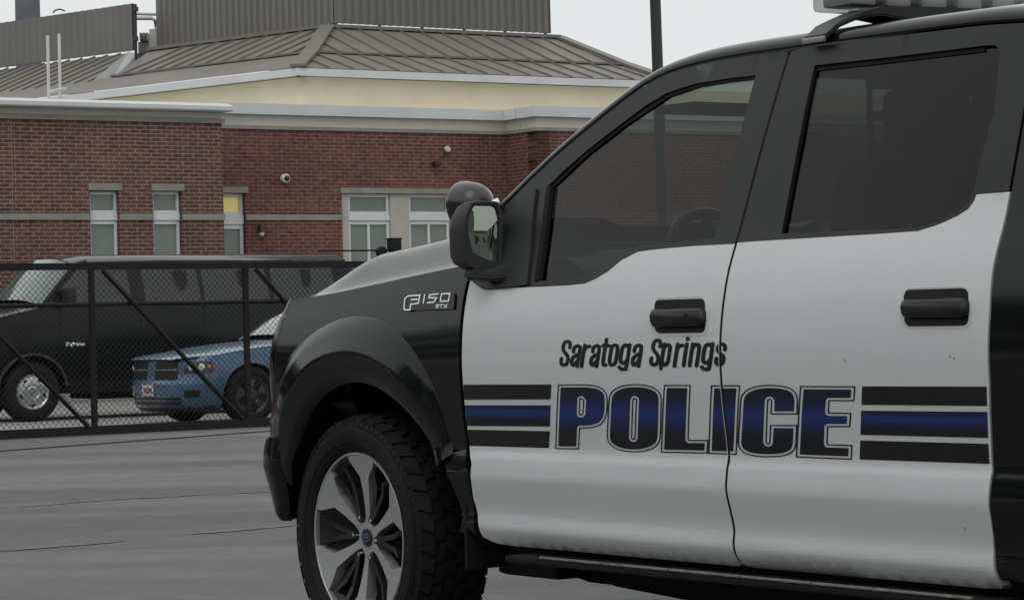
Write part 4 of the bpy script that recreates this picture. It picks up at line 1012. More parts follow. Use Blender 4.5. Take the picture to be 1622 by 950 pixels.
# windows of the near wing
def win_px(F, xl, xr, yt, ymid_t, ymid_b):
    x0, z1 = on_wall(F, xl, yt); x1, _ = on_wall(F, xr, yt); zm1 = on_wall(F, xl, ymid_t)[1]; zm0 = on_wall(F, xl, ymid_b)[1]
    return x0, x1, z1, zm1, zm0
def window(F, x0, x1, z0, z1, zm0, zm1, muls=(), pane_top=None, fw=.055, rec=.09):
    bm = bmesh.new(); y0, y1 = rec, rec+.07
    def fr(a0, a1, b0, b1, yy=y0): box(bm, a0, a1, yy, y1, b0, b1, .006, 1)
    fr(x0, x0+fw, z0, z1); fr(x1-fw, x1, z0, z1); fr(x0+fw, x1-fw, z1-fw, z1); fr(x0+fw, x1-fw, zm1, zm1+fw); fr(x0+fw, x1-fw, zm0-fw*1.2, zm0); fr(x0+fw, x1-fw, z0, z0+fw)
    fr(x0+.002, x1-.002, zm0+.002, zm1-.002, y0-.03)
    for mx_ in muls: fr(mx_-fw*.45, mx_+fw*.45, z0+fw, zm0-fw*1.2, y0+.004)
    w = child(obj('window', bm, M_WFRM, None, smooth=30), F)
    for nm, a, b, m_ in (('pane', z0+fw, zm0-fw*1.2, M_PANE), ('pane', zm1+fw, z1-fw, pane_top or M_PANE)):
        bm = bmesh.new(); box(bm, x0+fw-.004, x1-fw+.004, y0+.045, y0+.055, a-.004, b+.004); p_ = obj(nm, bm, m_, w, smooth=0)
    return w
holesA = []; WZ0 = .95
wA = []
for xl, xr in ((142,188),(242,287)):
    x0, x1, z1, zm1, zm0 = win_px(FA, xl, xr, 302.5, 338, 349); holesA.append((x0, x1, WZ0, z1)); wA.append((x0, x1, WZ0, z1, zm0, zm1))
xL = -16.
cbox('foundation', FA, xL, xe+.02, -.03, .28, 0, .42, M_STONE)
jx = on_wall(FA, 20, 300)[0]
child(obj('brick_wall', wall_bm(xL, jx-.008, 0, zt, []), M_BRA, None, smooth=0), FA)
child(obj('brick_wall', wall_bm(jx+.008, xe, 0, zt, holesA), M_BRA, None, smooth=0), FA)
cbox('expansion_joint', FA, jx-.0075, jx+.0075, .006, .05, 0, zt-.002, mat('joint_sealant', (.30, .24, .20), .8), 0)
for w in wA: window(FA, *w)
lz0, lz1 = on_wall(FA, 200, 302)[1], on_wall(FA, 200, 290.5)[1]
bz0, bz1 = on_wall(FA, 60, 348.5)[1], on_wall(FA, 60, 338.5)[1]
for x0, x1, *_ in holesA: cbox('lintel', FA, x0-.03, x1+.05, -.035, .10, lz0, lz1, M_STONE)
edges = [xL] + [e for h in holesA for e in (h[0], h[1])] + [xe+.02]
for a, b in zip(edges[::2], edges[1::2]): cbox('stone_band', FA, a+.003, b-.003, -.03, .10, bz0, bz1, M_STONE)
# return at the corner
FR = frame(cornerA, R(90))     # local x runs away from the camera? see below
bm = wall_bm(.30, setb, 0, zt, []); 
o = child(obj('brick_wall', bm, M_BRA, None, smooth=0), Matrix(((-NRM.x, -D.x, 0, cornerA.x), (-NRM.y, -D.y, 0, cornerA.y), (0, 0, 1, 0), (0, 0, 0, 1))))
# cornice of the near wing: mould, frieze, sloped coping
zc = [on_wall(FA, 180, y)[1] for y in (196, 188, 178, 172, 158.5)]
cbox('cornice', FA, xL, xe+.05, -.05, .35, zt+.002, zt+.085, M_STONE)
cbox('cornice', FA, xL, xe+.0, -.02, .35, zt+.088, zc[2]+.042, M_CREAM)
bm = bmesh.new(); z0c, z1c = zc[2]+.045, zc[4]+.03
rows = [[bm.verts.new((x, y, z)) for y, z in ((-.02, z0c), (-.26, z0c), (-.28, z0c+.02), (-.28, z0c+.085), (-.05, z1c-.045), (.5, z1c-.035), (.5, z0c))] for x in (xL, xe+.10)]
grid_faces(bm, rows, True); bm.faces.new(rows[0]); bm.faces.new(rows[1][::-1]); child(obj('coping', bm, M_FLASH, None, smooth=20), FA)
# set-back wall with lit window and the wide windows
xb0 = on_wall(FB, 351, 300)[0]-.6; xb1 = on_wall(FB, 803, 300)[0]
lw = (on_wall(FB, 340, 310)[0], on_wall(FB, 388, 310)[0]); lwz = on_wall(FB, 370, 306)[1]
g0, g1 = on_wall(FB, 541, 307)[0], on_wall(FB, 741, 307)[0]; gz = on_wall(FB, 600, 307)[1]
holesB = [(lw[0], lw[1], WZ0, lwz), (g0, g1, WZ0, gz)]
child(obj('brick_wall', wall_bm(xb0, xb1, 0, ztB, holesB), mat_brick('dark_red_brick', (.118, .044, .037), (.165, .062, .050), (.20, .135, .11)), None, smooth=0), FB)
zm1, zm0 = on_wall(FB, 370, 341)[1], on_wall(FB, 370, 350)[1]
window(FB, lw[0], lw[1], WZ0, lwz, zm0-.06, zm1, pane_top=M_LIT, fw=.07)
gzm1, gzm0 = on_wall(FB, 600, 340)[1], on_wall(FB, 600, 349.5)[1]
cols = [(553,619),(649,714)]
xs_ = [(on_wall(FB, a, 320)[0], on_wall(FB, b, 320)[0]) for a, b in cols]
for (a, b) in xs_: window(FB, a, b, WZ0, gz, gzm0, gzm1, muls=((a+b)/2,), rec=.07, fw=.06)
for a, b in ((g0, xs_[0][0]), (xs_[0][1], xs_[1][0]), (xs_[1][1], g1)): cbox('window_pier', FB, a+.003, b-.003, .03, .28, WZ0, gz-.002, mat('pier_cream', (.42, .40, .345), .8, noise_amt=.06, noise_scale=3))
lzb1 = on_wall(FB, 600, 298)[1]; cbox('lintel', FB, g0-.03, g1+.03, -.035, .12, gz+.002, lzb1, M_STONE)
lz = on_wall(FB, 370, 296)[1]; cbox('lintel', FB, lw[0]-.03, lw[1]+.05, -.035, .12, lwz+.002, lz, M_STONE)
bb0, bb1 = on_wall(FB, 460, 349)[1], on_wall(FB, 460, 340)[1]
cbox('stone_band', FB, lw[1]+.003, g0-.003, -.03, .1, bb0, bb1, M_STONE); cbox('stone_band', FB, g1+.003, xb1, -.03, .1, bb0, bb1, M_STONE)
# projecting bay on the right
innerB = FB @ Vector((xb1, 0, 0)); LC = 1.05
FC = frame(innerB + NRM*LC)
oC = Matrix(((NRM.x, D.x, 0, innerB.x), (NRM.y, D.y, 0, innerB.y), (0, 0, 1, 0), (0, 0, 0, 1)))
child(obj('brick_wall', wall_bm(0, LC, 0, ztB, []), bpy.data.materials['dark_red_brick'], None, smooth=0), oC)
child(obj('brick_wall', wall_bm(.0, 22, 0, ztB, []), bpy.data.materials['dark_red_brick'], None, smooth=0), FC)
cz = [on_wall(FB, 580, y)[1] for y in (209, 203.5, 186.5, 171.5)]
def trim_run(F, x0, x1, k0, k1):
    cbox('cornice', F, x0+k0*.036, x1, -.035, .5, cz[0]+.002, cz[1], M_STONE, 0); cbox('cornice', F, x0+k0*.021, x1, -.02, .5, cz[1]+.002, cz[2], M_CREAM, 0); cbox('coping', F, x0+k0*.121, x1, -.12, .5, cz[2]+.002, cz[3]+.02, M_FLASH, 0)
trim_run(FB, xb0+.62, xb1+.3, 0, 0); trim_run(oC, 0, LC-.52, 1, 0); trim_run(FC, 0, 22, -1, 0)
cbox('flat_roof', FB, xb0-16, xb1+22, .36, 14., 3.6, cz[2]-.05, M_FLASH)
# upper storey set back from the parapet
FU = frame(A_O - NRM*(setb+3.2)); KU = on_wall(FU, 478, 150)[0]
Kc = FU @ Vector((KU, 0, 0))
D2 = Vector((math.sin(R(-48.6)), math.cos(R(-48.6)), 0))   # the left face runs away to the left
zf1, zf0 = on_wall(FU, 500, 109.5)[1], on_wall(FU, 500, 122.5)[1]
def uface(o0, d, length, z0, z1, m_, name, th=.25):
    n_ = Vector((d.y, -d.x, 0)); n_ = n_ if n_.y < 0 else -n_
    bm = bmesh.new(); c = [o0, o0+d*length, o0+d*length-n_*th, o0-n_*th]
    a = [bm.verts.new((p.x, p.y, z0)) for p in c]; b = [bm.verts.new((p.x, p.y, z1)) for p in c]
    bm.faces.new(a); bm.faces.new(b[::-1])
    for i in range(4): bm.faces.new((a[i], a[(i+1) % 4], b[(i+1) % 4], b[i]))
    o = obj(name, bm, m_, None, smooth=0); return child(o, Matrix.Identity(4))
LR, LLF = 15.6, 14.
uface(Kc, D, LR, 3.6, zf0-.003, M_STUC, 'stucco_wall'); uface(Kc+D2*.004, D2, LLF, 3.6, zf0-.003, M_STUC, 'stucco_wall')
# roof rings: eave, break and ridge
OV = .40
def ring_pt(inset, s_right=None, s_left=None):
    """corner of an offset of the two wall lines (negative inset = overhang)"""
    n1 = -NRM; n2 = Vector((D2.y, -D2.x, 0)); n2 = n2 if n2.dot(D) > 0 else -n2      # both point inwards
    a = Kc+n1*inset; b = Kc+n2*inset
    den = D.x*D2.y-D.y*D2.x; w = b-a; t = (w.x*D2.y-w.y*D2.x)/den
    return a+D*t
eK, bK, rK = ring_pt(-OV), ring_pt(1.2), ring_pt(3.3)
def zfor(px, py, P):      # height so that the point P (plan) is seen at py
    d = ray(px, py); return CAM.z + d.z*(Vector((P.x, P.y)).length/Vector((d.x, d.y)).length)
def px_of(P):
    q = cam.matrix_world.inverted() @ P; return CX+FPX*q.x/-q.z, CY-FPX*q.y/-q.z
ze = zfor(466, 107, eK); zbk = zfor(512, 84, bK); zr = zfor(523, 44, rK)
def seamroof(name, a0, a1, b0, b1, m_, pitch=.53, ribs=True):
    """sheet a (lower edge) to b (upper edge) with standing seams running up the slope"""
    bm = bmesh.new(); f = bm.faces.new([bm.verts.new(p) for p in (a0, a1, b1, b0)]); f.normal_update(); nn = f.normal if f.normal.z > 0 else -f.normal
    if ribs:
        L_ = (a1-a0).length; e = (a1-a0)/L_; up = nn.cross(e).normalized(); up = up if (b0-a0).dot(up) > 0 else -up
        H = (b0-a0).dot(up); sl0 = (b0-a0).dot(e)/H; sl1 = (b1-a1).dot(e)/H
        k = .2
        while k < L_:
            h0, h1 = 0., H
            if sl0 > 0 and k < sl0*H: h1 = k/sl0
            if sl1 < 0 and k > L_+sl1*H: h1 = min(h1, (L_-k)/-sl1)
            if sl0 < 0 or sl1 > 0: pass
            if h1 > .05: obox(bm, a0+e*k+nn*.018, a0+e*k+up*h1+nn*.018, .028, .036, nn)
            k += pitch
    return child(obj(name, bm, m_, None, smooth=0), Matrix.Identity(4))
Z = lambda P, z: Vector((P.x, P.y, z))
# right run
eR = eK + D*(LR+.6); bR = bK+D*(LR-2.2); rR = rK + D*(LR-6.0)
# choose the right ends from the picture
def along(P0, d, px):
    r2 = ray(px, 100); den = d.x*r2.y-d.y*r2.x; w = CAM-P0; t = (w.x*r2.y-w.y*r2.x)/den; return P0+d*t
eR, bR, rR = along(eK, D, 1062), along(bK, D, 992), along(rK, D, 886)
eL, bL, rL = along(eK, D2, -40), along(bK, D2, 176), along(rK, D2, 238)
seamroof('metal_roof', Z(eK, ze), Z(eR, ze), Z(bK, zbk), Z(bR, zbk), M_ROOF, .53)
seamroof('metal_roof', Z(bK, zbk+.002), Z(bR, zbk+.002), Z(rK, zr), Z(rR, zr), M_ROOF, .53)
seamroof('metal_roof', Z(eL, ze), Z(eK, ze), Z(along(bK, D2, -40), zbk), Z(bK, zbk), M_ROOF, .53, ribs=False)
seamroof('metal_roof', Z(bL, zbk+.002), Z(bK, zbk+.002), Z(rL, zr), Z(rK, zr), M_ROOF, .53)
hipend = -NRM*9.
seamroof('metal_roof', Z(eR, ze), Z(eR+hipend, ze), Z(bR, zbk), Z(bR+hipend, zbk), M_ROOF); seamroof('metal_roof', Z(bR, zbk), Z(bR+hipend, zbk), Z(rR, zr), Z(rR+hipend, zr), M_ROOF)
bm = bmesh.new(); bm.faces.new([bm.verts.new(Z(p, zr-.004)) for p in (rK, rR, rR+hipend, rL+hipend*.3, rL)]); child(obj('roof_deck', bm, M_ROOF, None, smooth=0), Matrix.Identity(4))
bm = bmesh.new()
for a, b in ((Z(eK, ze), Z(bK, zbk)), (Z(bK, zbk), Z(rK, zr)), (Z(bR, zbk), Z(rR, zr)), (Z(eR, ze), Z(bR, zbk))): obox(bm, a+Vector((0,0,.04)), b+Vector((0,0,.04)), .30, .06)
for a, b in ((rK, rR), (rK, rL)): obox(bm, Z(a, zr+.03), Z(b, zr+.03), .22, .07)
for a, b in ((bK, bR), (bL, bK)): obox(bm, Z(a, zbk+.03), Z(b, zbk+.03), .10, .04)
child(obj('hip_cap', bm, M_ROOF, None, smooth=0), Matrix.Identity(4))
# fascia
for a, b in ((eK, eR), (eK, eL)):
    bm = bmesh.new(); d_ = (b-a).normalized(); n_ = Vector((d_.y, -d_.x, 0)); n_ = n_ if n_.y < 0 else -n_
    e_ = .0
    c = [a, b, b-n_*.10, a-n_*.10]
    z0_, z1_ = zf0-.02, ze-.012
    A_ = [bm.verts.new(Z(p, z0_)) for p in c]; B_ = [bm.verts.new(Z(p, z1_)) for p in c]; bm.faces.new(A_); bm.faces.new(B_[::-1])
    for i in range(4): bm.faces.new((A_[i], A_[(i+1) % 4], B_[(i+1) % 4], B_[i]))
    child(obj('fascia', bm, M_FLASH, None, smooth=0), Matrix.Identity(4))
    s0, s1 = a-n_*.11, b-n_*.11
    bm = bmesh.new(); bm.faces.new([bm.verts.new(Z(p, z0_+.03)) for p in (s0, s1, s1-n_*.4, s0-n_*.4)]); child(obj('soffit', bm, M_CREAM, None, smooth=0), Matrix.Identity(4))
# corrugated roof screens
def screen(P0, P1, z0, z1, name='roof_screen', pitch=.20, depth=.05, legs=True):
    d_ = P1-P0; L_ = d_.length; d_ = d_/L_; n_ = Vector((d_.y, -d_.x, 0)); n_ = n_ if n_.y < 0 else -n_
    bm = bmesh.new(); r0, r1 = [], []; k = 0.; i = 0
    offs = ((0, 0), (.35, 0), (.5, 1), (.85, 1))
    while k < L_:
        for f_, o_ in offs:
            s = min(L_, k+f_*pitch); p = P0+d_*s+n_*(depth*o_); r0.append(bm.verts.new(Z(p, z0))); r1.append(bm.verts.new(Z(p, z1)))
        k += pitch
    grid_faces(bm, [r0, r1])
    r2 = [bm.verts.new(v.co-n_*.06) for v in r0]; r3 = [bm.verts.new(v.co-n_*.06) for v in r1]
    grid_faces(bm, [r1, r3, r2, r0])
    o = child(obj(name, bm, M_SCRN, None, smooth=0), Matrix.Identity(4))
    if legs:
        bm = bmesh.new(); k = .1
        while k < L_:
            p = P0+d_*k-n_*.1; obox(bm, Z(p, z0-.4), Z(p, z0+.3), .07, .07); k += 1.1
        child(obj('screen_post', bm, M_SCRN, None, smooth=0), Matrix.Identity(4))
    return o
sK = ring_pt(4.0); sK = along(sK, D, 531); sR = along(sK, D, 872); sL = along(sK, D2, 249)
zs0 = zfor(531, 37, sK)
screen(sK, sR, zs0, zs0+2.2); screen(sL, sK+D*.02, zs0, zs0+2.2)
# left lower wing roof, its screen and white gable
lo = ring_pt(2.0); q0 = along(lo, D2, 214); 
qa = Kc + D2*9.5
P1 = at_depth(212, 82, 62.); P0 = at_depth(-45, 117, 65.9)
dL = Vector((P1.x-P0.x, P1.y-P0.y, 0)).normalized()
z1a = zfor(212, 80, P1)
screen(Vector((P0.x, P0.y, 0)), Vector((P1.x, P1.y, 0)), z1a, zfor(212, 6, P1), pitch=.25, depth=.03, legs=False)
nL = Vector((dL.y, -dL.x, 0)); nL = nL if nL.y < 0 else -nL
rT0, rT1 = Vector((P0.x, P0.y, z1a-.08))+nL*.2, Vector((P1.x, P1.y, z1a-.08))+nL*.2
E1 = at_depth(146, 130, 59.4); E0 = Vector((E1.x, E1.y, E1.z))-dL*12.5
seamroof('metal_roof', E0, E1, rT0, rT1, M_ROOF, .45)
g1_ = at_depth(216, 95, 61.8)
bm = bmesh.new(); pts = [E1+Vector((.02, 0, .02)), rT1+Vector((.02, 0, .04)), at_depth(217, 86, 62.), at_depth(217, 112, 61.7), at_depth(176, 131, 60.2)]
a = [bm.verts.new(p) for p in pts]; b = [bm.verts.new(p+Vector((0.02, .3, 0))) for p in pts]; bm.faces.new(a); bm.faces.new(b[::-1])
for i in range(5): bm.faces.new((a[i], a[(i+1) % 5], b[(i+1) % 5], b[i]))
child(obj('parapet', bm, M_FLASH, None, smooth=0), Matrix.Identity(4))
seamroof('metal_roof', at_depth(-40, 152, 66.), at_depth(150, 150, 66.), E0-Vector((0,0,.03)), E1-Vector((0,0,.03)), M_ROOF, ribs=False)
# post, pipes and plant between the two screens
bm = bmesh.new(); a = at_depth(215.5, 96, 61.5); b = at_depth(214, 7, 61.5); tube(bm, [a, b], .035, 8)
for yy in (15, 62): p = at_depth(214.5, yy, 61.45); box(bm, p.x-.06, p.x+.06, p.y-.06, p.y+.06, p.z-.05, p.z+.05)
tag(obj('roof_mast', bm, mat('dark_steel', (.03, .03, .03), .6), None), 'thin dark mast with clamps at the end of the left grey roof screen', 'mast')
M_PIPE = mat('galvanised_pipe', (.42, .43, .42), .5, metal=.3)
bm = bmesh.new(); tube(bm, [at_depth(217, 22.5, 63), at_depth(252, 23.5, 63)], .035, 8); tube(bm, [at_depth(217, 29.5, 63), at_depth(240, 29.5, 63), at_depth(246, 33, 63), at_depth(246, 60, 63)], .045, 8)
tag(obj('roof_pipes', bm, M_PIPE, None), 'pale pipes crossing the gap between the two grey roof screens', 'pipes')
bm = bmesh.new()
for x0, x1, y0, y1 in ((219, 236, 66, 92),):
    a, b = at_depth(x0, y1, 64), at_depth(x1, y0, 64); box(bm, a.x, b.x, 64, 64.8, a.z, b.z, .02)
for k in range(3):
    a, b = at_depth(221+k*5, 65, 63.9), at_depth(224+k*5, 52, 63.9); box(bm, a.x, b.x, 63.9, 64.4, a.z, b.z, .01)
tag(obj('rooftop_unit', bm, mat('plant_grey', (.18, .18, .175), .6, noise_amt=.2, noise_scale=3), None, smooth=30), 'grey rooftop machine in the gap between the two roof screens', 'rooftop unit')
bm = bmesh.new(); a, b = at_depth(237, 80, 62.6), at_depth(250, 46, 62.6); box(bm, a.x, b.x+.1, 62.6, 63.1, a.z-.2, b.z, .02); 
tag(obj('duct_box', bm, mat('duct_grey', (.40, .41, .40), .6, noise_amt=.1, noise_scale=3), None, smooth=30), 'pale grey duct box at the left end of the tall corrugated roof screen', 'duct')
M_VENT = mat('pale_vent_pipe', (.52, .52, .50), .5, noise_amt=.08, noise_scale=4)
for px, y0, y1, Zd, lab in ((75.5, 153, 57, 52., 'taller left one of two pale vent pipes standing on the roof edge'), (93.5, 141, 54, 54., 'right one of two pale vent pipes, standing farther back on the roof')):
    bm = bmesh.new(); a, b = at_depth(px+1.5, y0, Zd), at_depth(px, y1, Zd); tube(bm, [a-Vector((0,0,.3)), b], .031, 12); tag(obj('vent_pipe', bm, M_VENT, None), lab, 'vent pipe', 'vent pipes on the roof')
bm = bmesh.new(); a, b = at_depth(79, 146, 53), at_depth(103, 141, 54); obox(bm, a, b, .10, .05); tag(obj('pipe_bracket', bm, M_VENT, None, smooth=0), 'flat pale bracket on the roof at the foot of the vent pipes', 'bracket')
bm = bmesh.new(); c = at_depth(44, 28, 85.); c.z -= 2
lathe(bm, [(.40, 0), (.36, 6.0), (.36, 6.2), (.30, 6.2), (.0001, 6.15)], 28, 'z', c); tag(obj('chimney', bm, mat('chimney_grey', (.135, .145, .155), .7, noise_amt=.15, noise_scale=1.), None), 'grey round chimney rising behind the left roof screen', 'chimney')
bm = bmesh.new(); tube(bm, [at_depth(84, 21, 66), at_depth(87, 17, 66), at_depth(95, 15, 66), at_depth(103, 18, 66)], .02, 6); tag(obj('pipe_bend', bm, mat('dark_steel'), None), 'small bent pipe on the top edge of the left roof screen', 'pipe')
# fittings on the wall
def wall_pt(F, px, py, y): x, z = on_wall(F, px, py, y); return F @ Vector((x, y, z))
def fitting(name, px, py, lab, cat):
    x, z = on_wall(FB, px, py); return empty(name, FB @ Matrix.Translation((x, 0, z)), lab, cat)
f = fitting('security_camera', 450, 283, 'white dome security camera on the brick wall above the lamp', 'security camera')
bm = bmesh.new(); lathe(bm, [(.0001, .02), (.07, .02), (.085, 0), (.085, -.07), (.07, -.10), (.055, -.105)], 24, 'y'); obj('housing', bm, M_WFRM, f, smooth=50)
bm = bmesh.new(); lathe(bm, [(.0001, -.15), (.03, -.143), (.05, -.12), (.056, -.095)], 20, 'y'); obj('lens_dome', bm, mat('smoked_dome', (.03, .018, .018), .15), f, smooth=60)
f = fitting('wall_lamp', 411, 366, 'small dark wall lamp with pale glass on the brick between the windows', 'wall lamp')
bm = bmesh.new(); lathe(bm, [(.02, .13), (.045, .10), (.05, .02), (.06, -.02), (.055, -.03)], 18, 'z', (0, -.08, 0)); box(bm, -.04, .04, -.05, .0, -.02, .10, .01); obj('shade', bm, mat('bronze_dark', (.03, .022, .018), .5), f)
bm = bmesh.new(); lathe(bm, [(.052, -.02), (.05, -.06), (.03, -.09), (.0001, -.10)], 18, 'z', (0, -.08, 0)); obj('globe', bm, mat('frosted_globe', (.66, .64, .58), .5), f, smooth=60)
f = fitting('flood_light', 706, 237, 'round pale light fixture high on the dark brick wall', 'flood light')
bm = bmesh.new(); lathe(bm, [(.0001, -.10), (.05, -.095), (.062, -.07), (.058, -.03), (.03, 0)], 20, 'y'); obj('head', bm, mat('pale_fixture', (.55, .53, .45), .5), f, smooth=50)
bm = bmesh.new(); tube(bm, [(0, -.03, -.02), (-.03, -.02, -.10), (-.05, -.0, -.16)], .013, 8); obj('conduit', bm, mat('bronze_dark'), f)
f = fitting('wall_box', 688, 261, 'small dark camera box on the dark brick wall below the round light', 'camera box')
bm = bmesh.new(); box(bm, -.07, .06, -.16, -.02, -.04, .05, .012); obj('case', bm, mat('bronze_dark'), f); bm = bmesh.new(); box(bm, .0, .05, -.02, .0, -.05, .06, .004); obj('bracket', bm, M_STONE, f)
# dark pole behind the pickup
pc = at_depth(1041, 300, 24.)
pole = empty('lamp_pole', Matrix.Translation((pc.x, 24., 0)), 'dark slim lamp pole rising behind the pickup roof', 'lamp pole')
bm = bmesh.new(); tube(bm, [(.06, 0, 0.04), (.0, 0, 7.0)], [.053, .045], 20); obj('shaft', bm, mat('dark_bronze_pole', (.020, .021, .021), .45, spec=.5), pole)
bm = bmesh.new(); lathe(bm, [(.16, 0), (.16, .04), (.10, .06), (.07, .10)], 20, 'z', (.06, 0, 0)); obj('base', bm, mat('dark_bronze_pole'), pole)
bm = bmesh.new(); obox(bm, (0, 0, 6.9), (-.9, 0, 7.05), .25, .10); obj('lamp_head', bm, mat('dark_bronze_pole'), pole, smooth=30)
# ------------------------------------------------------------------ sliding chain link gate
M_GATE = mat('black_gate_paint', (.009, .0095, .0095), .6, spec=.25, rough_var=.1, noise_scale=6)
M_WIRE = mat('black_vinyl_wire', (.012, .012, .012), .6, spec=.25)
gate = empty('chain_link_gate', gate_F, 'long black chain link gate with diagonal braces in front of the van', 'gate')
GZ0, GZ1 = on_wall(gate_F, 100, 691)[1], on_wall(gate_F, 100, 418)[1]
GM = on_wall(gate_F, 146, 482)[1]
GX0, GX1 = -3.6, on_wall(gate_F, 622, 600)[0]
def bar(name, p0, p1, w=.06, h=.06, parent=gate, m_=None, r_=None):
    bm = bmesh.new()
    if r_: tube(bm, [p0, p1], r_, 12)
    else: obox(bm, p0, p1, w, h)
    return obj(name, bm, m_ or M_GATE, parent, smooth=40)
bar('top_rail', (GX0, 0, GZ1-.03), (GX1, 0, GZ1-.03), .07, .075); bar('bottom_rail', (GX0, 0, GZ0+.05), (GX1, 0, GZ0+.05), .07, .10)
pxs = [on_wall(gate_F, p, 550)[0] for p in (147, 391)]; pitch = pxs[1]-pxs[0]
posts = [pxs[0]-2*pitch, pxs[0]-pitch, pxs[0], pxs[1], pxs[1]+pitch]
posts = [p for p in posts if GX0 < p < GX1]
for a, b in zip([GX0]+posts, posts+[GX1]):
    if b-a > .1: bar('middle_rail', (a+.03, 0, GM), (b-.03, 0, GM), r_=.024)
for p in posts+[GX0+.03, GX1-.03]: bar('gate_post', (p, 0, GZ0+.10), (p, 0, GZ1-.067), .055, .055)
bs = on_wall(gate_F, 160, 424)[0]-pxs[0]; be = on_wall(gate_F, 382, 666)[0]-pxs[0]
for p in posts:
    if p+be < GX1+.4:
        bar('diagonal_brace', (p+bs, -.035, GZ1-.08), (p+be, -.035, GZ0+.10), r_=.026)
bm = bmesh.new(); st = .0705; hw = .0023
def wire(x0, z0, x1, z1, y):
    obox(bm, (x0, y, z0), (x1, y, z1), hw*2, hw*2)
H0, H1 = GZ0+.09, GZ1-.06; HH = H1-H0; y_ = .04
k = GX0-HH
while k < GX1:
    a0, a1 = max(k, GX0), min(k+HH, GX1)
    if a1 > a0: wire(a0, H0+(a0-k), a1, H0+(a1-k), y_)
    a0, a1 = max(k, GX0), min(k+HH, GX1)
    if a1 > a0: wire(a0, H1-(a0-k), a1, H1-(a1-k), y_+.004)
    k += st
obj('chain_link_mesh', bm, M_WIRE, gate, smooth=0)
# gate end post with cap box, roller and guide rail
ep = on_wall(gate_F, 630, 600)[0]
gpz = on_wall(gate_F, 630, 376)[1]
post = empty('gate_end_post', gate_F @ Matrix.Translation((ep+.10, .15, 0)), 'black gate end post with box cap and guide roller beside the pickup hood', 'gate post')
bm = bmesh.new(); box(bm, -.05, .05, -.05, .05, 0, gpz-.16, .006); obj('post', bm, M_GATE, post)
bm = bmesh.new(); box(bm, -.066, .066, -.066, .066, gpz-.16, gpz-.02, .008); box(bm, -.074, .074, -.074, .074, gpz-.02, gpz, .006); obj('cap', bm, M_GATE, post)
bm = bmesh.new(); lathe(bm, [(.0001, -.03), (.065, -.03), (.07, -.02), (.07, .02), (.065, .03), (.0001, .03)], 20, 'y', (-.19, 0, gpz-.17)); tube(bm, [(-.19, 0, gpz-.17), (-.04, 0, gpz-.14)], .015, 8); obj('guide_roller', bm, M_GATE, post)
bm = bmesh.new(); tube(bm, [(-.2, 0, gpz-.15), (-1.1, 0, gpz-.155)], .011, 8); obj('guide_rail', bm, M_GATE, post)

# ------------------------------------------------------------------ parked vehicles
def veh_frame(P, yoff):
    T = P - NRM*yoff; return Matrix(((-D.x, NRM.x, 0, T.x), (-D.y, NRM.y, 0, T.y), (0, 0, 1, 0), (0, 0, 0, 1)))
def table(pts): return lambda z: float(np.interp(z, [p[0] for p in pts], [p[1] for p in pts]))
def gnose(name, Yz, nx0, zs, xfs, ta, tb, m_, parent, grow=0., off=0., nexp=2.5, lip=.03, both=True, neg=False, n_=18):
    bm = bmesh.new(); rows = []
    for z, xf in zip(zs, xfs):
        r_ = []
        for t in np.linspace(ta, tb, n_):
            a = t*math.pi/2; c, s = abs(math.cos(a))**(2/nexp), abs(math.sin(a))**(2/nexp)
            r_.append(Vector((nx0+(xf+off-nx0)*s, (Yz(z)+grow+off*.5)*c, z)))
        if both and tb > .999: r_ += [Vector((p.x, -p.y, p.z)) for p in r_[-2::-1]]
        if neg: r_ = [Vector((p.x, -p.y, p.z)) for p in r_]
        rows.append([bm.verts.new(p) for p in r_])
    grid_faces(bm, rows)
    r = bmesh.ops.extrude_edge_only(bm, edges=[e for e in bm.edges if e.is_boundary])
    for v in [v for v in r['geom'] if isinstance(v, bmesh.types.BMVert)]: v.co.x -= lip; v.co.y *= (1-lip*.6)
    return obj(name, bm, m_, parent, smooth=50)
def top_loft(name, edge, Yf, crown, m_, parent, nrm_fix=None, n_=10, yin=0.):
    bm = bmesh.new(); rows = []
    for i, (x, z) in enumerate(edge):
        y = Yf(x, z)-yin; a, b = edge[max(0, i-1)], edge[min(len(edge)-1, i+1)]
        d = Vector((b[0]-a[0], 0, b[1]-a[1])).normalized(); nr = Vector((-d.z, 0, d.x)); nr = nr if (nr.z > 0 or (abs(nr.z) < .2 and nr.x > 0)) else -nr
        c = crown(x, z); row = []
        for k in range(2*n_+1):
            s = 1-k/n_; row.append(bm.verts.new(Vector((x, y*math.copysign(abs(s)**.8, s), z))+nr*c*(1-abs(s)**2.6)))
        rows.append(row)
    grid_faces(bm, rows); return obj(name, bm, m_, parent, smooth=45)
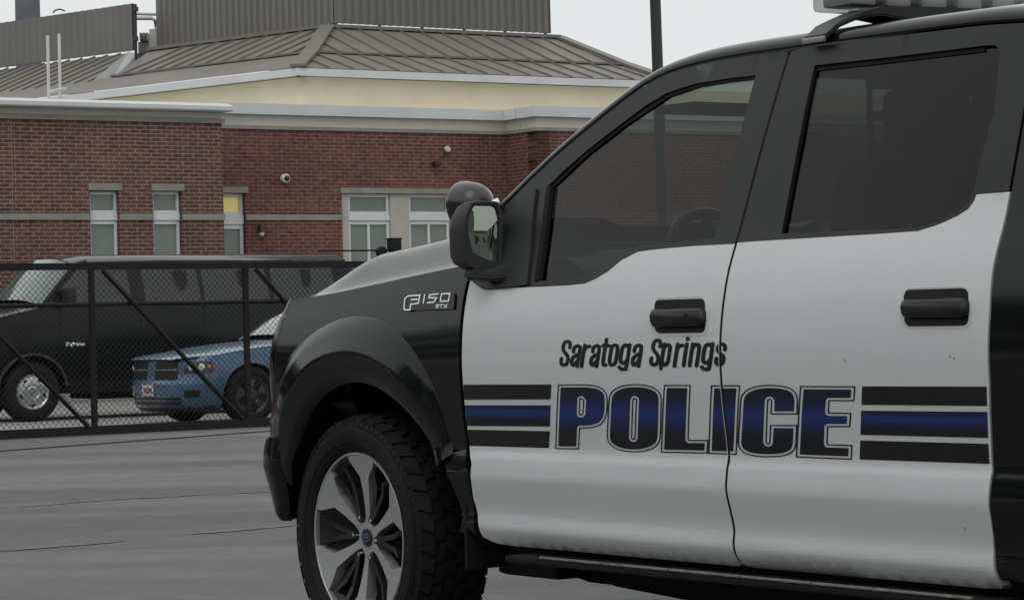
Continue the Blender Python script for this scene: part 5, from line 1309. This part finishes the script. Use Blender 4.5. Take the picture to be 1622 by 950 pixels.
def steel_wheel(parent, c, rt, rr, wid, m_rim, holes, spokes=False, rot=0., flip=False):
    wb = bmesh.new()
    lathe(wb, [(.0001, .012), (.045, .012), (.055, -.005), (.085, -.012), (.10, .002), (rr*.62, -.002), (rr*.86, -.02), (rr*.90, -.012), (rr*.96, 0), (rr, 0), (rr+.004, -.012)], 40)
    w = obj('wheel', wb, m_rim, parent, smooth=40); w.location = c
    if flip: w.rotation_euler.z = math.pi
    tb = bmesh.new(); lathe(tb, [(rr-.003, -.03), (rr+.004, -.002), (rr+.03, .015), (rt-.05, .014), (rt-.02, -.004), (rt, -.03), (rt, -wid+.03), (rt-.05, -wid), (rr, -wid+.01)], 48); obj('tyre', tb, M_RUB, w, smooth=40)
    for k in range(holes):
        hb = bmesh.new()
        a = 2*math.pi*(k+.5)/holes+rot; r0 = rr*.75 if not spokes else rr*.62
        ca, sa = math.cos(a), math.sin(a)
        la, lr = (.030, .016) if not spokes else (.045, .065)
        pts = [(r0*ca-sa*la*math.cos(t)+ca*lr*math.sin(t), .0, r0*sa+ca*la*math.cos(t)+sa*lr*math.sin(t)) for t in np.linspace(0, 2*math.pi, 12, endpoint=False)]
        b0 = [hb.verts.new((p[0], -.006 if not spokes else .004, p[2])) for p in pts]; hb.faces.new(b0)
        b1 = [hb.verts.new((p[0], -.03, p[2])) for p in pts]; grid_faces(hb, [b0, b1], True)
        obj('vent_hole', hb, M_UNDER, w, smooth=0)
    return w
# ---- dark van
VP = at_depth(52, 620, 36.3); VP.z = 0; VF = veh_frame(VP, .96)
van = empty('parked_van', VF, 'dark passenger van with silver wheels parked behind the chain link gate', 'van')
M_VAN = mat('dark_green_black_paint', (.0075, .0085, .008), .16, spec=.28, rough_var=.05, noise_scale=3)
M_VGL = mat('van_dark_glass', (.010, .0115, .011), .05, spec=.8)
M_VWS = mat('van_windscreen', (.09, .135, .11), .06, spec=.9, coat=.6, noise_amt=.25, noise_scale=2.)
M_STEEL = mat('silver_wheel', (.46, .47, .47), .3, metal=.7, noise_amt=.15, noise_scale=9)
VY = table([(.3,.92),(.5,.965),(.8,.985),(1.05,.988),(1.3,.975),(1.5,.955),(1.6,.935),(1.8,.89),(2.0,.84),(2.1,.80),(2.2,.75)])
vmap = lambda x, z, off=0.: Vector((x, VY(z)*(1-.5*max(0, x-.4)**2)+off, z))
def arch(cx, cz, r, a0=-8, a1=188, n=20): return [(cx+r*math.cos(a), cz+r*math.sin(a)) for a in np.linspace(R(a0), R(a1), n)]
VR = -3.60
side = [(.60,.42),(.60,1.36),(.3,1.43),(0,1.49),(-.19,1.53),(-.45,1.81),(-.72,2.07),(-.95,2.12),(-2,2.135),(-4.95,2.12),(-5.08,1.9),(-5.13,1.3),(-5.13,.42)]+[(VR-.46,.36)]+arch(VR,.40,.455,5,175)[::-1]+[(VR+.46,.36),(-.48,.36)]+arch(0,.40,.475,5,175)[::-1]+[(.49,.40)]
for mir_ in (False, True):
    body = panel('body_side', side, vmap, M_VAN, van, lip=.05, us=.25, vs=.06, mirror=mir_)
    for nm, q in (('front_side_window', [(-.27,1.565),(-.74,2.03),(-1.46,2.045),(-1.49,1.56)]), ('side_window', [(-1.70,1.56),(-1.68,2.05),(-2.52,2.055),(-2.55,1.56)]), ('side_window', [(-2.61,1.56),(-2.59,2.055),(-3.6,2.05),(-3.63,1.56)]), ('side_window', [(-3.70,1.56),(-3.68,2.05),(-4.68,2.04),(-4.72,1.56)])):
        panel(nm, rounded(q, .05), vmap, M_VGL, van, lip=.01, off=.005, us=.5, vs=.1, mirror=mir_)
    for xs2 in (-.42, -1.60, -2.58):
        strip('panel_gap', [(xs2, .40 if xs2 < -.5 else 1.0), (xs2, 1.5), (xs2, 1.55)], .012, M_UNDER, van, -.01, .002, (lambda x, z, o, m_=mir_: Vector((x, (VY(z)+o)*(-1 if m_ else 1), z))))
vedge = [(.62,1.35),(.3,1.43),(0,1.49),(-.19,1.53)]
top_loft('hood', [(.80,1.12),(.74,1.26),(.62,1.35),(.3,1.43),(0,1.49),(-.19,1.525)], lambda x, z: vmap(x, z).y-.004, lambda x, z: .05 if x < .6 else .02, M_VAN, van)
top_loft('windscreen', [(-.19,1.53),(-.45,1.81),(-.72,2.07)], lambda x, z: VY(z), lambda x, z: .16, M_VWS, van, yin=.045)
for s in (1, -1):
    bm = bmesh.new(); tube(bm, [Vector((x, s*(VY(z)-.022), z+.006)) for x, z in ((-.15,1.50),(-.45,1.81),(-.72,2.07),(-.9,2.12))], .034, 8); obj('windscreen_pillar', bm, M_VAN, van)
top_loft('roof', [(-.70,2.075),(-.95,2.125),(-2,2.14),(-4.95,2.125),(-5.08,1.95)], lambda x, z: VY(z), lambda x, z: .105, M_VAN, van)
top_loft('rear_panel', [(-5.08,1.95),(-5.13,1.3),(-5.13,.42)], lambda x, z: VY(z), lambda x, z: -.04, M_VAN, van)
gnose('front_panel', VY, .58, np.linspace(.62, 1.15, 6), [.86,.87,.87,.86,.84,.80], 0, 1, M_VAN, van)
gnose('front_bumper', VY, .55, [.40,.45,.55,.62,.64], [.90,.94,.95,.94,.90], 0, 1, mat('grey_bumper', (.16,.165,.165), .4, metal=.4), van, grow=.02)
gnose('grille', VY, .58, np.linspace(.70, 1.02, 4), [.875,.88,.875,.865], .45, 1, M_PLAST, van, off=.006)
for ng in (False, True): gnose('headlight', VY, .58, np.linspace(.78, 1.02, 4), [.875,.88,.875,.865], .10, .42, M_LAMP, van, off=.006, both=False, neg=ng)
bm = bmesh.new(); box(bm, -4.9, .7, -.80, .80, .36, .50); box(bm, -.6, .6, -.7, .7, .5, 1.1); box(bm, -4.8, -.3, -.75, .75, .9, 1.5); box(bm, VR-.5, VR+.5, -.72, .72, .5, 1.0); box(bm, -2.9, -1.2, -.5, .5, .26, .38, .03)
tube(bm, [(0,-.85,.39),(0,.85,.39)], .05); tube(bm, [(VR,-.85,.39),(VR,.85,.39)], .05); obj('chassis', bm, M_UNDER, van)
for x in (0, VR):
    for s in (1, -1): steel_wheel(van, (x, s*.965, .40), .40, .235, .24, M_STEEL, 5, rot=.3, flip=s < 0)
bm = bmesh.new(); box(bm, -.56, -.44, .97, 1.20, 1.56, 1.78, .03, 3); tube(bm, [(-.5,.93,1.56),(-.5,1.05,1.60)], .03, 8); obj('door_mirror', bm, M_PLAST, van)
bm = bmesh.new(); box(bm, -.56, -.44, -1.20, -.97, 1.56, 1.78, .03, 3); tube(bm, [(-.5,-.93,1.56),(-.5,-1.05,1.60)], .03, 8); obj('door_mirror', bm, M_PLAST, van)
def Vxz(px, py): 
    I = VF.inverted(); c = I @ CAM; d = I.to_3x3() @ ray(px, py); t = (.985-c.y)/d.y; p = c+d*t; return p.x, p.z
a, b = Vxz(105, 545.5), Vxz(134, 543)
stv = []; n_ = 7; hgt = .034; wd = (a[0]-b[0])/n_
zb_ = min(a[1], b[1])-.012
for k in range(n_):
    x0 = a[0]-k*wd; x1 = x0-wd*.72; top = zb_+hgt*(1 if k in (0, 2) else .72)
    stv.append([[(x1,top),(x0,top),(x0,zb_),(x1,zb_)], [(x0,top),(x1,zb_)], [(x0,zb_-.015),(x0,top),(x1,top),(x1,zb_)], [(x0,zb_),(x0,top),(x1,top)], [(x1,top),(x0,top),(x0,zb_),(x1,zb_)], [(x1,top),(x0,(top+zb_)/2),(x1,zb_)], [(x1,top),(x0,(top+zb_)/2),(x1,zb_)]][k])
u0, v0, U, V = field(stv, .004, .02)
obj('badge', sdf_mesh(sdf_strokes(stv, .0070, U, V), u0, v0, .004, lambda u, v, o: vmap(u, v, .006), 0), M_BADGE, van, smooth=0)
strip('arch_trim', arch(0, .40, .50, 10, 172, 24), .03, mat('arch_grey', (.05,.052,.052), .4), van, 0, .012, vmap)
# ---- blue saloon
CP = at_depth(400, 625, 33.4); CP.z = 0; CF = veh_frame(CP, .935)
car = empty('blue_car', CF, 'bright blue four door car with dark cross-bar grille parked between the gate and the van', 'car')
M_BLUE = mat('bright_blue_paint', (.068, .135, .225), .25, coat=.5, metal=.1, rough_var=.04, noise_scale=4)
M_CGL = mat('car_windscreen', (.16, .215, .17), .06, spec=.9, coat=.6, noise_amt=.15, noise_scale=2.)
CYt = table([(.18,.85),(.25,.89),(.35,.92),(.5,.942),(.62,.945),(.72,.935),(.8,.915),(.88,.885),(.95,.85),(1.0,.82),(1.2,.70),(1.42,.56)])
CR = -3.05
cmap = lambda x, z, off=0.: Vector((x, CYt(z)+off, z))
cside = [(.46,.22),(.46,.835),(.2,.875),(-.2,.92),(-.75,.965),(-2.6,.99),(-3.6,1.0),(-4.05,.96),(-4.1,.4)]+[(CR-.38,.26)]+arch(CR,.345,.375,8,172)[::-1]+[(CR+.38,.22),(-.40,.22)]+arch(0,.345,.395,8,172)[::-1]+[(.41,.24)]
for mir_ in (False, True):
    panel('body_side', cside, cmap, M_BLUE, car, lip=.05, us=.2, vs=.05, mirror=mir_)
    for q in ([(-1.05,1.02),(-1.65,1.34),(-2.15,1.37),(-2.15,1.02)], [(-2.22,1.02),(-2.22,1.37),(-2.8,1.33),(-3.2,1.03)]):
        panel('side_window', rounded(q, .04), cmap, M_VGL, car, lip=.01, off=-.004, us=.3, vs=.08, mirror=mir_)
cf = lambda x, z: CYt(z)-.002
hood_e = [(.90,.80),(.86,.815),(.72,.835),(.46,.845),(.2,.885),(-.2,.93),(-.80,.975)]
def hoodY(x, z): return CYt(z)*(1-max(0, (x-.44)/.52)**2.6*.9)**.5 if x > .44 else CYt(z)-.004
top_loft('hood', hood_e, hoodY, lambda x, z: .045*sstep(.92, .5, x)+.01, M_BLUE, car)
top_loft('windscreen', [(-.74,1.0),(-1.0,1.19),(-1.48,1.41)], lambda x, z: float(np.interp(z, [.98,1.41], [.76,.58])), lambda x, z: .10, M_CGL, car)
top_loft('roof', [(-1.46,1.405),(-1.9,1.435),(-2.5,1.40),(-2.9,1.33)], lambda x, z: .58, lambda x, z: .05, M_BLUE, car)
top_loft('rear_window', [(-2.9,1.33),(-3.5,1.04)], lambda x, z: float(np.interp(z, [1.04,1.33], [.72,.58])), lambda x, z: .06, M_VGL, car)
top_loft('boot_lid', [(-3.45,1.03),(-3.6,1.02),(-4.05,.98),(-4.12,.6),(-4.1,.3)], cf, lambda x, z: .03, M_BLUE, car)
for s in (1, -1):
    bm = bmesh.new(); tube(bm, [(-.76,s*.765,1.0),(-1.48,s*.585,1.41),(-2.2,s*.57,1.40),(-2.9,s*.585,1.335),(-3.5,s*.73,1.04)], .035, 8); obj('roof_pillar', bm, M_BLUE, car)
    bm = bmesh.new(); rows = []
    for x, z0_, z1_ in ((-.78,.96,1.0),(-1.48,.98,1.40),(-2.9,.98,1.325),(-3.5,.98,1.05)): rows.append([bm.verts.new((x, s*(CYt(z)-.03), z)) for z in np.linspace(z0_, z1_, 5)])
    grid_faces(bm, rows); obj('cabin_side', bm, M_BLUE, car)
    bm = bmesh.new(); box(bm, -1.20, -1.07, s*.88-.09, s*.88+.09, 1.0, 1.12, .03, 3); obj('door_mirror', bm, M_BLUE, car)
gnose('front_fascia', CYt, .42, [.20,.24,.30,.40,.48,.52,.56,.65,.74,.80,.835], [.86,.90,.925,.94,.945,.935,.905,.895,.885,.87,.845], 0, 1, M_BLUE, car)
gz = np.linspace(.565, .79, 5); gx_ = [.91,.90,.893,.885,.874]
M_GRL = mat('grille_black', (.008,.009,.012), .4)
for a_, b_ in ((.63, .955), ):
    for ng in (False, True):
        for zz in (np.linspace(.562, .795, 5),):
            gnose('grille_opening', CYt, .42, zz, list(np.interp(zz, gz, gx_)), a_, b_, M_GRL, car, off=.007, both=False, neg=ng, lip=.02)
for ng in (False, True):
    gnose('grille_bar', CYt, .42, np.linspace(.672, .688, 2), list(np.interp([.672, .688], gz, gx_)), .63, .955, mat('grille_bar_grey', (.30,.32,.34), .3, metal=.5), car, off=.010, both=False, neg=ng, lip=.01)
    hl = gnose('headlight', CYt, .42, np.linspace(.635, .775, 4), list(np.interp(np.linspace(.635,.775,4), gz, gx_)), .10, .53, mat('dark_lamp_housing', (.03,.03,.03), .15, coat=.6), car, off=.006, both=False, neg=ng, lip=.02)
    for t, rr_, m_ in ((.27, .046, mat('clear_lamp', (.62,.62,.60), .15, coat=.5)), (.42, .042, mat('clear_lamp')), (.15, .028, M_AMBER)):
        a = t*math.pi/2; c, s = math.cos(a)**.8, math.sin(a)**.8
        p = Vector((.42+(.893+.008-.42)*s, (CYt(.70)+.006)*c*(-1 if ng else 1), .705)); n2 = Vector((.75, .55*(-1 if ng else 1), 0)).normalized(); e1 = n2.cross(Vector((0,0,1))); bm = bmesh.new(); rows = []
        for k in range(5):
            ph = k/4*math.pi/2; rows.append([bm.verts.new(p+n2*.02*math.sin(ph)+(e1*math.cos(q)+Vector((0,0,1))*math.sin(q))*rr_*max(.01, math.cos(ph))) for q in np.linspace(0, 2*math.pi, 16, endpoint=False)])
        grid_faces(bm, rows, True); obj('lamp_bowl', bm, m_, hl, smooth=60)
    gnose('fog_recess', CYt, .42, np.linspace(.34, .43, 3), [.93,.938,.942], .28, .50, M_GRL, car, off=.004, both=False, neg=ng, lip=.02)
gnose('lower_intake', CYt, .42, np.linspace(.25, .34, 3), [.905,.918,.93], .55, 1, M_GRL, car, off=.004, lip=.02)
gnose('chin', CYt, .42, [.16,.19,.235], [.82,.86,.88], .05, 1, M_PLAST, car, off=.003, lip=.02)
# licence plate
bm = bmesh.new(); box(bm, .945, .955, -.155, .155, .36, .50, .003); lp = obj('licence_plate', bm, mat('plate_white', (.55,.50,.50), .5), car)
stp = [[(-.11+.038*k,.40),(-.11+.038*k,.455),(-.09+.038*k,.455),(-.09+.038*k,.40)] for k in range(6)]
u0, v0, U, V = field(stp, .003, .02); obj('plate_marks', sdf_mesh(sdf_strokes(stp, .005, U, V), u0, v0, .003, lambda u, v, o: Vector((.957, -u, v)), 0), mat('plate_red', (.25,.05,.06), .5), lp, smooth=0)
bm = bmesh.new(); box(bm, -4.0, .75, -.72, .72, .20, .34); box(bm, -.45, .45, -.60, .60, .3, .8); box(bm, CR-.45, CR+.45, -.6, .6, .3, .85); obj('chassis', bm, M_UNDER, car)
for x in (0, CR):
    for s in (1, -1): steel_wheel(car, (x, s*.935, .345), .345, .225, .22, mat('dark_steel_wheel', (.06,.061,.064), .45, metal=.4), 5, spokes=True, rot=.2, flip=s < 0)
# ------------------------------------------------------------------ unseen trees added left and behind, to darken the reflections and the doors

rt = random.Random(3); bm = bmesh.new()
spots = [(-27+rt.uniform(-2, 2), y+rt.uniform(-2, 2)) for y in range(-20, 62, 5)] + [(x+rt.uniform(-2, 2), -18+rt.uniform(-2, 2)) for x in range(-24, 3, 5)]
for tx, ty in spots:
    hgt = rt.uniform(6.5, 9); rad_ = rt.uniform(3.2, 4.6)
    tube(bm, [(tx, ty, 0), (tx+rt.uniform(-.3, .3), ty, hgt*.45), (tx, ty, hgt*.8)], [.28, .2, .07], 8)
    far = ty < -36
    for k in range(1300 if far else 1000):
        a, b, c = rt.uniform(0, 2*math.pi), rt.uniform(-1, 1), rt.uniform(.35, 1)**.5
        h_ = math.sqrt(1-b*b); f_ = 1+.3*noise.noise(Vector((tx+2*math.cos(a)*h_, ty+2*math.sin(a)*h_, b*2)))
        p = Vector((tx+rad_*f_*c*h_*math.cos(a), ty+rad_*f_*c*h_*math.sin(a), max(.3, hgt*.52+hgt*.48*b*c*f_)))
        u_ = Vector((rt.uniform(-1, 1), rt.uniform(-1, 1), rt.uniform(-1, 1))).normalized(); v_ = u_.orthogonal().normalized(); s_ = rt.uniform(.12, .26) if far else rt.uniform(.18, .42)
        bm.faces.new([bm.verts.new(p+u_*s_*i+v_*s_*j*.7) for i, j in ((-1, -.4), (0, -1), (1, .3), (-.1, 1))])
tag(obj('added_tree_line', bm, mat('dark_foliage', (.030, .040, .022), .85, spec=.15, noise_amt=.4, noise_scale=.6), None, smooth=0), kind='stuff')

lbl = empty('low_building', Matrix.Translation((30, -46, 0)), 'pale low building across the lot, reflected in the door mirror', 'building')
bm = bmesh.new(); box(bm, -26, 26, -6, 0, 0, 4.6); obj('wall', bm, mat('pale_green_wall', (.40, .42, .34), .85, noise_amt=.08, noise_scale=.8), lbl, smooth=0)
bm = bmesh.new(); box(bm, -26.4, 26.4, -6.4, .4, 4.603, 5.3); obj('roof', bm, M_ROOF, lbl, smooth=0)
wn = None
for k in range(12):
    if wn is None:
        bm = bmesh.new(); box(bm, -.9, .9, .003, .06, 1.0, 2.9); wn = obj('window', bm, M_VGL, lbl, smooth=0); q = wn
    else: q = wn.copy(); COL.objects.link(q); q.parent = lbl
    q.location.x = -23+k*4.1
